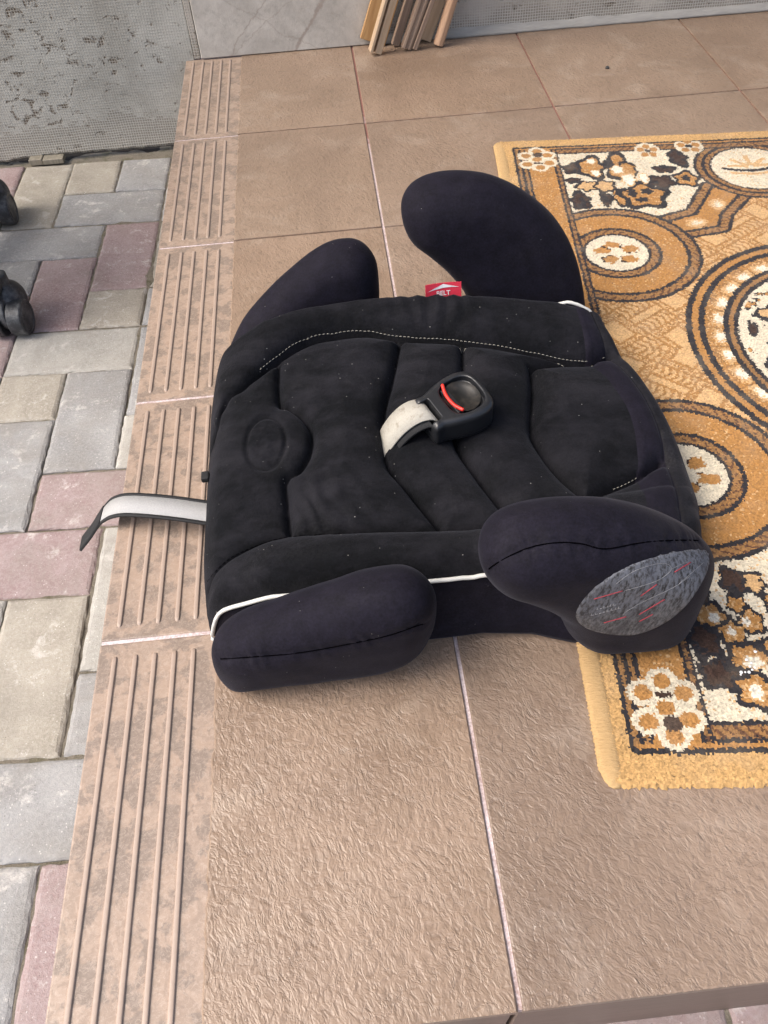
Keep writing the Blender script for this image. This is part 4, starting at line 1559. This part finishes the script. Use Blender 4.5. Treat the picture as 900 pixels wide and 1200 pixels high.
    front_near = [(-0.196, 0.010), (-0.197, 0.040), (-0.190, 0.070), (-0.168, 0.093), (-0.135, 0.110), (-0.100, 0.126), (-0.073, 0.137), (-0.050, 0.140), (-0.034, 0.134), (-0.024, 0.117), (-0.022, 0.092), (-0.024, 0.062), (-0.032, 0.032),
                  (-0.055, 0.010), (-0.09, 0.003), (-0.14, 0.002), (-0.182, 0.002)]

    def arm(prof, side, T, R, t0, lean, puff, soft, zk, cut):
        P = catmull(prof, 8, True) * np.array([1, zk])
        h = 0.0026
        lo, hi = P.min(0) - 0.012, P.max(0) + 0.012
        ss = np.arange(lo[0], hi[0], h)
        zs = np.arange(lo[1], hi[1], h)
        ts = np.arange(t0 - T - 0.025, t0 + lean * hi[1] + T + 0.03, h)
        Sg, Zg = np.meshgrid(ss, zs, indexing='ij')
        d = seg_dist(Sg, Zg, P, True)
        d = np.where(in_poly(Sg, Zg, P), -d, d)
        d3 = d[:, None, :]
        z3 = Zg[:, None, :]
        t3 = ts[None, :, None]
        tc = t0 + lean * z3
        TT = T + puff * (1 - np.exp(np.minimum(d3, 0) / 0.03))
        # outer face more rounded than the inner one
        dt = t3 - tc
        Rr = np.where(dt > 0, R * soft, R)
        TTs = np.where(dt > 0, np.maximum(TT, 0.004), TT)
        q1 = d3 + Rr
        k = Rr / np.minimum(TTs, Rr)
        q2 = (np.abs(dt) - TTs) * k + Rr
        f = np.sqrt(np.maximum(q1, 0) ** 2 + np.maximum(q2, 0) ** 2) + np.minimum(np.maximum(q1, q2), 0) - Rr
        if cut:
            # slanted outer end
            pl = (Sg[:, None, :] + 0.70 * (t3 - 0.18) - 0.205) / 1.22
            e = np.clip(0.5 + 0.5 * (f - pl) / 0.016, 0, 1)
            f = pl * (1 - e) + f * e + 0.016 * e * (1 - e)
        f = np.maximum(f, 0.0008 - z3 + 0 * f)
        v, q = nets(f, (ss[0], ts[0], zs[0]), (h, h, h))
        if side < 0:
            v[:, 1] *= -1
            q = q[:, ::-1]
        v[:, 1] += 0.0022 * (fbm(v[:, 0] * 28, v[:, 2] * 28, 51, 2) - 0.5)
        v[:, 2] += np.where(v[:, 2] > 0.02, 0.0020 * (fbm(v[:, 0] * 25 + 5, v[:, 1] * 25, 52, 2) - 0.5), 0)
        return make('armrest', v, q, 'lycra', seat)
    ARM = dict(T=0.0265, R=0.027, t0=0.1935, lean=0.11, puff=0.003, soft=1.2, zk=0.95, cut=False)
    far_front = arm(front_prof, 1, **ARM)
    far_front['label'] = 'far front arm, a rising wedge with a rounded end'
    near_front = arm(front_near, -1, **dict(ARM, zk=0.905))
    near_front['label'] = 'near front arm, a long rounded cushion'
    ARM2 = dict(ARM, R=0.029, T=0.0310, t0=0.1955, soft=1.1, zk=0.955, cut=True)
    far_rear = arm(rear_prof, 1, **ARM2)
    far_rear['label'] = 'far rear arm curling forward like a horn'
    near_rear = arm(rear_prof, -1, **ARM2)
    near_rear['label'] = 'near rear arm with a worn grey patch on its outer end'

    dg = bpy.context.evaluated_depsgraph_get()
    dg.update()

    def caster(o):
        me = o.data
        return BVHTree.FromPolygons([v.co for v in me.vertices], [tuple(p.vertices) for p in me.polygons])
    B_nr, B_nf = caster(near_rear), caster(near_front)

    def on(bv, s, z, lift=0.0004, d=(0.2, 0.3, -0.5)):
        d = Vector(d).normalized()
        p = Vector((s, -0.22, z)) - d * 0.2
        loc, nrm, _, _ = bv.ray_cast(p, d)
        if loc is None:
            return None
        return np.array(loc + nrm * (lift if nrm.dot(d) < 0 else -lift))

    # seams of the two near arms
    def seam(bv, P, par, r=0.00042):
        pts = [on(bv, s, z, -0.0003) for s, z in catmull(P, 8)]
        pts = [p for p in pts if p is not None]
        if len(pts) > 3:
            me = par.data
            co = np.empty(len(me.vertices) * 3, np.float32)
            me.vertices.foreach_get('co', co)
            co = co.reshape(-1, 3).astype(float)
            no = np.empty(len(me.vertices) * 3, np.float32)
            me.vertices.foreach_get('normal', no)
            no = no.reshape(-1, 3)
            Q = np.array(pts)
            dd = np.linalg.norm(co[:, None, :] - Q[None], axis=2)
            kk = dd.argmin(1)
            dm = dd.min(1)
            amp = -0.0013 * np.exp(-(dm / 0.0035) ** 2) + 0.0006 * np.exp(-(dm / 0.009) ** 2) * np.sin(kk * 1.9 + 2 * np.sin(kk * 0.7))
            co += no * amp[:, None]
            me.vertices.foreach_set('co', co.astype(np.float32).ravel())
            me.update()
            pts = [p - 0.0004 * no[np.linalg.norm(co - p, axis=1).argmin()] for p in pts]
            v, f = tube(pts, r, 6)
            make('seam', v, f, 'dark_thread', par)
    seam(B_nf, SEAM_F, near_front)
    seam(B_nr, SEAM_R, near_rear)

    # worn grey patch with the remains of a print
    pol = catmull([(0.082, 0.075), (0.098, 0.051), (0.134, 0.039), (0.160, 0.068), (0.166, 0.133), (0.141, 0.144), (0.109, 0.130), (0.089, 0.106)], 12, True)
    c = pol.mean(0)
    frg = np.random.default_rng(2).random(len(pol))
    pol = c + (pol - c) * (1 + 0.05 * (frg[:, None] - 0.5) * np.clip((pol[:, 1:] - 0.10) / 0.03, 0.1, 1))
    n, rings = len(pol), 26
    V, F = [], []
    D = (0.2, 0.3, -0.5)

    def onp(s, z, lift):
        p = on(B_nr, s, z, lift, D)
        return p
    ok = True
    for r in range(1, rings + 1):
        for i in range(n):
            q = c + (pol[i] - c) * r / rings
            p = onp(q[0], q[1], 0.0009 if r < rings else -0.0004)
            if p is None:
                p = np.array(V[-n]) if len(V) >= n else np.array((q[0], -0.22, q[1]))
            V.append(tuple(p))
    p = onp(c[0], c[1], 0.0009)
    V.append(tuple(p if p is not None else V[0]))
    for r in range(rings - 1):
        for i in range(n):
            j = (i + 1) % n
            F.append((r * n + i, r * n + j, (r + 1) * n + j, (r + 1) * n + i))
    for i in range(n):
        F.append((len(V) - 1, (i + 1) % n, i))
    F = [f[::-1] for f in F]
    patch = make('worn_patch', V, F, 'worn_patch', seat)
    patch['label'] = 'worn grey end patch with traces of a red and white print'

    def strokes(lines, r, mat, name):
        parts = []
        for L in lines:
            P = catmull(L, 8) if len(L) > 2 else np.linspace(L[0], L[1], 10)
            pts = [onp(s, z, 0.0011) for s, z in P]
            pts = [q for q in pts if q is not None]
            if len(pts) > 1:
                parts.append(tube(pts, r, 4))
        if parts:
            v, f = join(parts)
            make(name, v, f, mat, patch)
    strokes([[(0.092, 0.097), (0.110, 0.103)], [(0.124, 0.094), (0.132, 0.106)], [(0.141, 0.118), (0.150, 0.128)], [(0.104, 0.064), (0.119, 0.069)], [(0.128, 0.070), (0.142, 0.086)], [(0.130, 0.060), (0.138, 0.068)]], 0.00045, 'print_red', 'print')
    lin = [[(0.104, 0.112), (0.114, 0.125), (0.130, 0.130), (0.138, 0.122), (0.131, 0.110), (0.112, 0.103)],
           [(0.138, 0.122), (0.147, 0.128), (0.150, 0.120)], [(0.118, 0.076), (0.127, 0.086), (0.145, 0.100), (0.154, 0.112)], [(0.116, 0.072), (0.119, 0.078), (0.124, 0.080)],
           [(0.147, 0.102), (0.160, 0.127)]]
    strokes(lin, 0.00016, 'print_white', 'print')
    rr = random.Random(3)
    words = []
    for (s0, z0, L) in ((0.096, 0.083, 0.011), (0.093, 0.076, 0.020)):
        x = 0
        while x < L:
            w = rr.uniform(0.0008, 0.0022)
            words.append([(s0 + x, z0 + x * 0.28), (s0 + x + w, z0 + (x + w) * 0.28)])
            if rr.random() < 0.6:
                words.append([(s0 + x, z0 + x * 0.28), (s0 + x + 0.0004, z0 + x * 0.28 + 0.0022)])
            x += w + 0.0009
    strokes(words, 0.0003, 'print_white', 'print')

    # ---------------- buckle on its short strap
    ax = math.radians(22)
    bc = Vector((0.0215, -0.0075, 0.0930))
    h = 0.0011
    gx = np.arange(-0.040, 0.040, h)
    gy = np.arange(-0.036, 0.036, h)
    gz = np.arange(-0.022, 0.024, h)
    X, Y, Z = np.meshgrid(gx, gy, gz, indexing='ij')
    # plan: narrow at the strap end, broad rounded head
    hp = [(-0.0300, 0.0185), (-0.020, 0.0215), (-0.006, 0.0262), (0.008, 0.0290), (0.021, 0.0285), (0.0300, 0.0235), (0.0340, 0.0115)]
    plan = catmull(hp + [(x, -y) for x, y in hp[::-1]], 8, True)
    d2 = seg_dist(X[:, :, 0], Y[:, :, 0], plan, True)
    d2 = np.where(in_poly(X[:, :, 0], Y[:, :, 0], plan), -d2, d2)[:, :, None]
    R = 0.0062
    top = 0.0135 + 0.002 * np.clip(X / 0.03, -1, 1)
    q1, q2 = d2 + R, np.maximum(Z - top, -0.016 - Z) + R
    f = np.sqrt(np.maximum(q1, 0) ** 2 + np.maximum(q2, 0) ** 2) + np.minimum(np.maximum(q1, q2), 0) - R
    # recess in the head and strap mouth
    rec = np.maximum(np.hypot((X - 0.0105) / 0.0185, Y / 0.0205) - 1, 0)
    e = ((np.abs((X - 0.0105) / 0.0180) ** 3 + np.abs(Y / 0.0210) ** 3) ** (1 / 3) - 1) * 0.018
    cut = np.maximum(e, top - 0.0065 - Z)
    f = np.maximum(f, -cut)
    mouth = np.maximum(np.maximum(X + 0.0175, np.abs(Y) - 0.0140), -0.002 - Z)
    mouth = mouth + 0.0006
    f = np.maximum(f, -mouth)
    groove = np.maximum(np.abs(Z + 0.0105) - 0.0006, -(d2 + 0.0009))
    f = np.maximum(f, -groove)
    v, q = nets(f, (gx[0], gy[0], gz[0]), (h, h, h))
    bk = make('buckle', v, q, 'black_plastic', seat)
    bk.location = bc
    bk.rotation_euler = (math.radians(4), math.radians(-3), ax)
    bk.scale = (0.95, 0.95, 0.95)
    bk['label'] = 'glossy black harness buckle with a red release bar'
    # floor of the recess: dusty ring and slot
    n = 40
    V = [(0.0105, 0, 0.0090)]
    F = []
    for rr_, z in ((0.62, 0.0092), (0.72, 0.0105), (0.95, 0.0115)):
        for i in range(n):
            t = 2 * math.pi * i / n
            V.append((0.0105 + 0.0176 * rr_ * math.cos(t), 0.0200 * rr_ * math.sin(t), z))
    for i in range(n):
        j = (i + 1) % n
        F.append((0, 1 + i, 1 + j))
        for k in range(2):
            F.append((1 + k * n + i, 1 + (k + 1) * n + i, 1 + (k + 1) * n + j, 1 + k * n + j))
    make('recess_liner', V, F, 'dusty_plastic', bk)
    P = catmull([(0.001, 0.0195, 0.0145), (-0.0020, 0.008, 0.0128), (-0.0020, -0.006, 0.0128), (0.0015, -0.0175, 0.0142)], 8)
    v, f_ = tube(P, np.concatenate([[0.0011], np.full(len(P) - 2, 0.0017), [0.0011]]), 8)
    make('release_bar', v, f_, 'red_plastic', bk)
    bm = bmesh.new()
    bevel_box(bm, (-0.0035, -0.016, 0.0070), (0.0035, 0.016, 0.0118), 0.001, 2)
    make_slot = from_bm('latch_slot', bm, 'black_plastic', bk)
    # strap: pale face over a black lower layer
    e0, e1 = np.array([-0.0445, 0.0015, 0.058]), np.array([-0.0410, -0.0285, 0.058])
    g0, g1 = np.array([-0.0022, -0.0005, 0.0950]), np.array([0.0073, -0.0250, 0.0940])
    P, W = [], []
    m = 18
    for i in range(m):
        t = i / (m - 1)
        c0, c1 = e0 * (1 - t) + g0 * t, e1 * (1 - t) + g1 * t
        ce = (c0 + c1) / 2
        ce[2] += 0.0185 * math.sin(math.pi * t) ** 0.6
        P.append(ce)
        W.append((c0 - c1) / 2)
    v, f_ = ribbon(P, W, 0.0014)
    make('buckle_strap', v, f_, 'webbing_pale', seat)
    P2 = (np.array(P) + np.array([0.002, -0.0040, -0.0040]))[:-3]
    W = W[:-3]
    v, f_ = ribbon(P2, np.array(W) * 1.06, 0.0022)
    o = make('buckle_strap', v, f_, 'webbing_black', seat)
    o['label'] = 'black lower layer of the buckle strap'

    # ---------------- adjuster strap hanging out at the front
    path = [(-0.185, -0.043, 0.020), (-0.207, -0.038, 0.0235), (-0.235, -0.031, 0.0265), (-0.262, -0.0235, 0.0265), (-0.285, -0.0165, 0.0235), (-0.300, -0.0115, 0.0165), (-0.311, -0.0075, 0.006), (-0.320, -0.006, -0.005), (-0.331, -0.0085, -0.018), (-0.3445, -0.0135, -0.0305)]
    P = catmull(path, 6)
    n = len(P)
    u = np.linspace(0, 1, n)
    W0 = np.array([0.0015, 0.0135, 0.0])
    view = np.array([0.22, -1.0, 0.45])
    view = view / np.linalg.norm(view) * 0.0125
    W = []
    for k in u:
        w = min(1, max(0, (k - 0.62) / 0.25))
        W.append(W0 * (1 - w) + (-view * 0.80 + W0 * 0.20) * w)
    W = np.array(W)
    v, f_ = ribbon(P, W, 0.0012)
    o = make('pull_strap', v, f_, 'webbing_grey', seat)
    o['label'] = 'grey webbing strap with black edges sticking out over the step edge'
    for sgn in (-1, 1):
        v, f_ = ribbon(P + W * sgn * 0.90, W * 0.13, 0.0017)
        make('edge_binding', v, f_, 'webbing_black', o)
    v, f_ = ribbon(np.array(P)[-16:] - np.cross(np.gradient(P, axis=0)[-16:], W[-16:]) / (np.linalg.norm(np.cross(np.gradient(P, axis=0)[-16:], W[-16:]), axis=1)[:, None]) * 0.0011, W[-16:] * 1.02, 0.0009)
    make('edge_binding', v, f_, 'webbing_black', o)
    bm = bmesh.new()
    bevel_box(bm, (-0.2135, -0.006, 0.030), (-0.206, 0.004, 0.036), 0.0015, 2)
    from_bm('pull_tab', bm, 'webbing_black', seat)

    # ---------------- red belt tag
    th = 0.0007
    V = []
    nseg = 10
    pts = [(0.0235 + 0.0375 * i / nseg, 0.1735 + 0.0015 * math.sin(i / nseg * math.pi), 0) for i in range(nseg + 1)]
    P = [(x, y, 0.0862) for x, y, _ in pts]
    W = [(0, 0.0018, 0.0085)] * len(P)
    v, f_ = ribbon(P, W, th)
    tg_ = make('belt_tag', v, f_, 'tag_red', seat, smooth=False)
    tg_['label'] = 'small red fabric tag with a white arrow and the word BELT'
    # white arrow: wide flat chevron
    def tp(a, b_, lift=0.0007):
        # a along the tag 0..1, b_ height -1..1
        x = 0.0235 + 0.0375 * a
        y = 0.1735 + 0.0015 * math.sin(a * math.pi) + 0.0018 * b_ - lift
        return (x, y, 0.0862 + 0.0085 * b_ + lift * 0.2)
    V = [tp(0.05, 0.10), tp(0.5, 0.88), tp(0.94, 0.42), tp(0.72, 0.44), tp(0.5, 0.40), tp(0.28, 0.26)]
    make('arrow', V, [(0, 5, 4, 1), (1, 4, 3, 2)], 'tag_white', tg_, smooth=False)
    cu = bpy.data.curves.new('belt', 'FONT')
    cu.body = 'BELT'
    cu.size = 0.0068
    cu.align_x = 'CENTER'
    cu.offset = 0.0001
    to = bpy.data.objects.new('belt_text', cu)
    COL.objects.link(to)
    bpy.context.view_layer.update()
    me = bpy.data.meshes.new_from_object(to.evaluated_get(bpy.context.evaluated_depsgraph_get()))
    bpy.data.objects.remove(to)
    V = [tp(0.5 + v_.co.x / 0.0375, (v_.co.y - 0.0044) / 0.0085) for v_ in me.vertices]
    make('lettering', V, [tuple(p.vertices) for p in me.polygons], 'tag_white', tg_, smooth=False)
    return cushion


SEAM_F = [(-0.190, 0.072), (-0.158, 0.070), (-0.12, 0.068), (-0.082, 0.072), (-0.05, 0.078), (-0.030, 0.088)]
SEAM_R = [(0.012, 0.147), (0.036, 0.164), (0.056, 0.167), (0.073, 0.162), (0.09, 0.153), (0.116, 0.157), (0.152, 0.157)]
build_seat()


def build_bits():
    rr = random.Random(8)

    def lump(r, sq=0.7):
        bm = bmesh.new()
        bmesh.ops.create_icosphere(bm, subdivisions=2, radius=r)
        for v in bm.verts:
            v.co *= rr.uniform(0.78, 1.15)
            v.co.z *= sq
        return bm
    o = from_bm('pebble', lump(0.0034), 'pebble', loc=(0.418, 0.118, 0.0018))
    tag(o, 'tiny black pebble on the bare tiles near the back wall', 'pebble')
    V, F = [], []
    c = math.cos(MAT_TH), math.sin(MAT_TH)
    for (u, v) in ((13.0, 9.9), (13.3, 9.6), (13.1, 9.3), (13.2, 9.0), (12.9, 8.8), (12.6, 8.8), (12.3, 8.8), (13.45, 9.2), (13.9, 10.6), (12.2, 8.6)):
        bm = lump(rr.uniform(0.0008, 0.0014), 0.6)
        x = MAT_O[0] + (u * c[0] - v * c[1]) / 100
        y = MAT_O[1] + (u * c[1] + v * c[0]) / 100
        k = len(V)
        V += [(p.co.x + x, p.co.y + y, p.co.z + 0.0068) for p in bm.verts]
        bm.verts.index_update()
        F += [tuple(q.index + k for q in f.verts) for f in bm.faces]
        bm.free()
    o = make('crumbs', V, F, 'tag_white', smooth=False)
    tag(o, 'scatter of white crumbs on the near corner of the doormat', 'crumbs', kind='stuff')


build_bits()
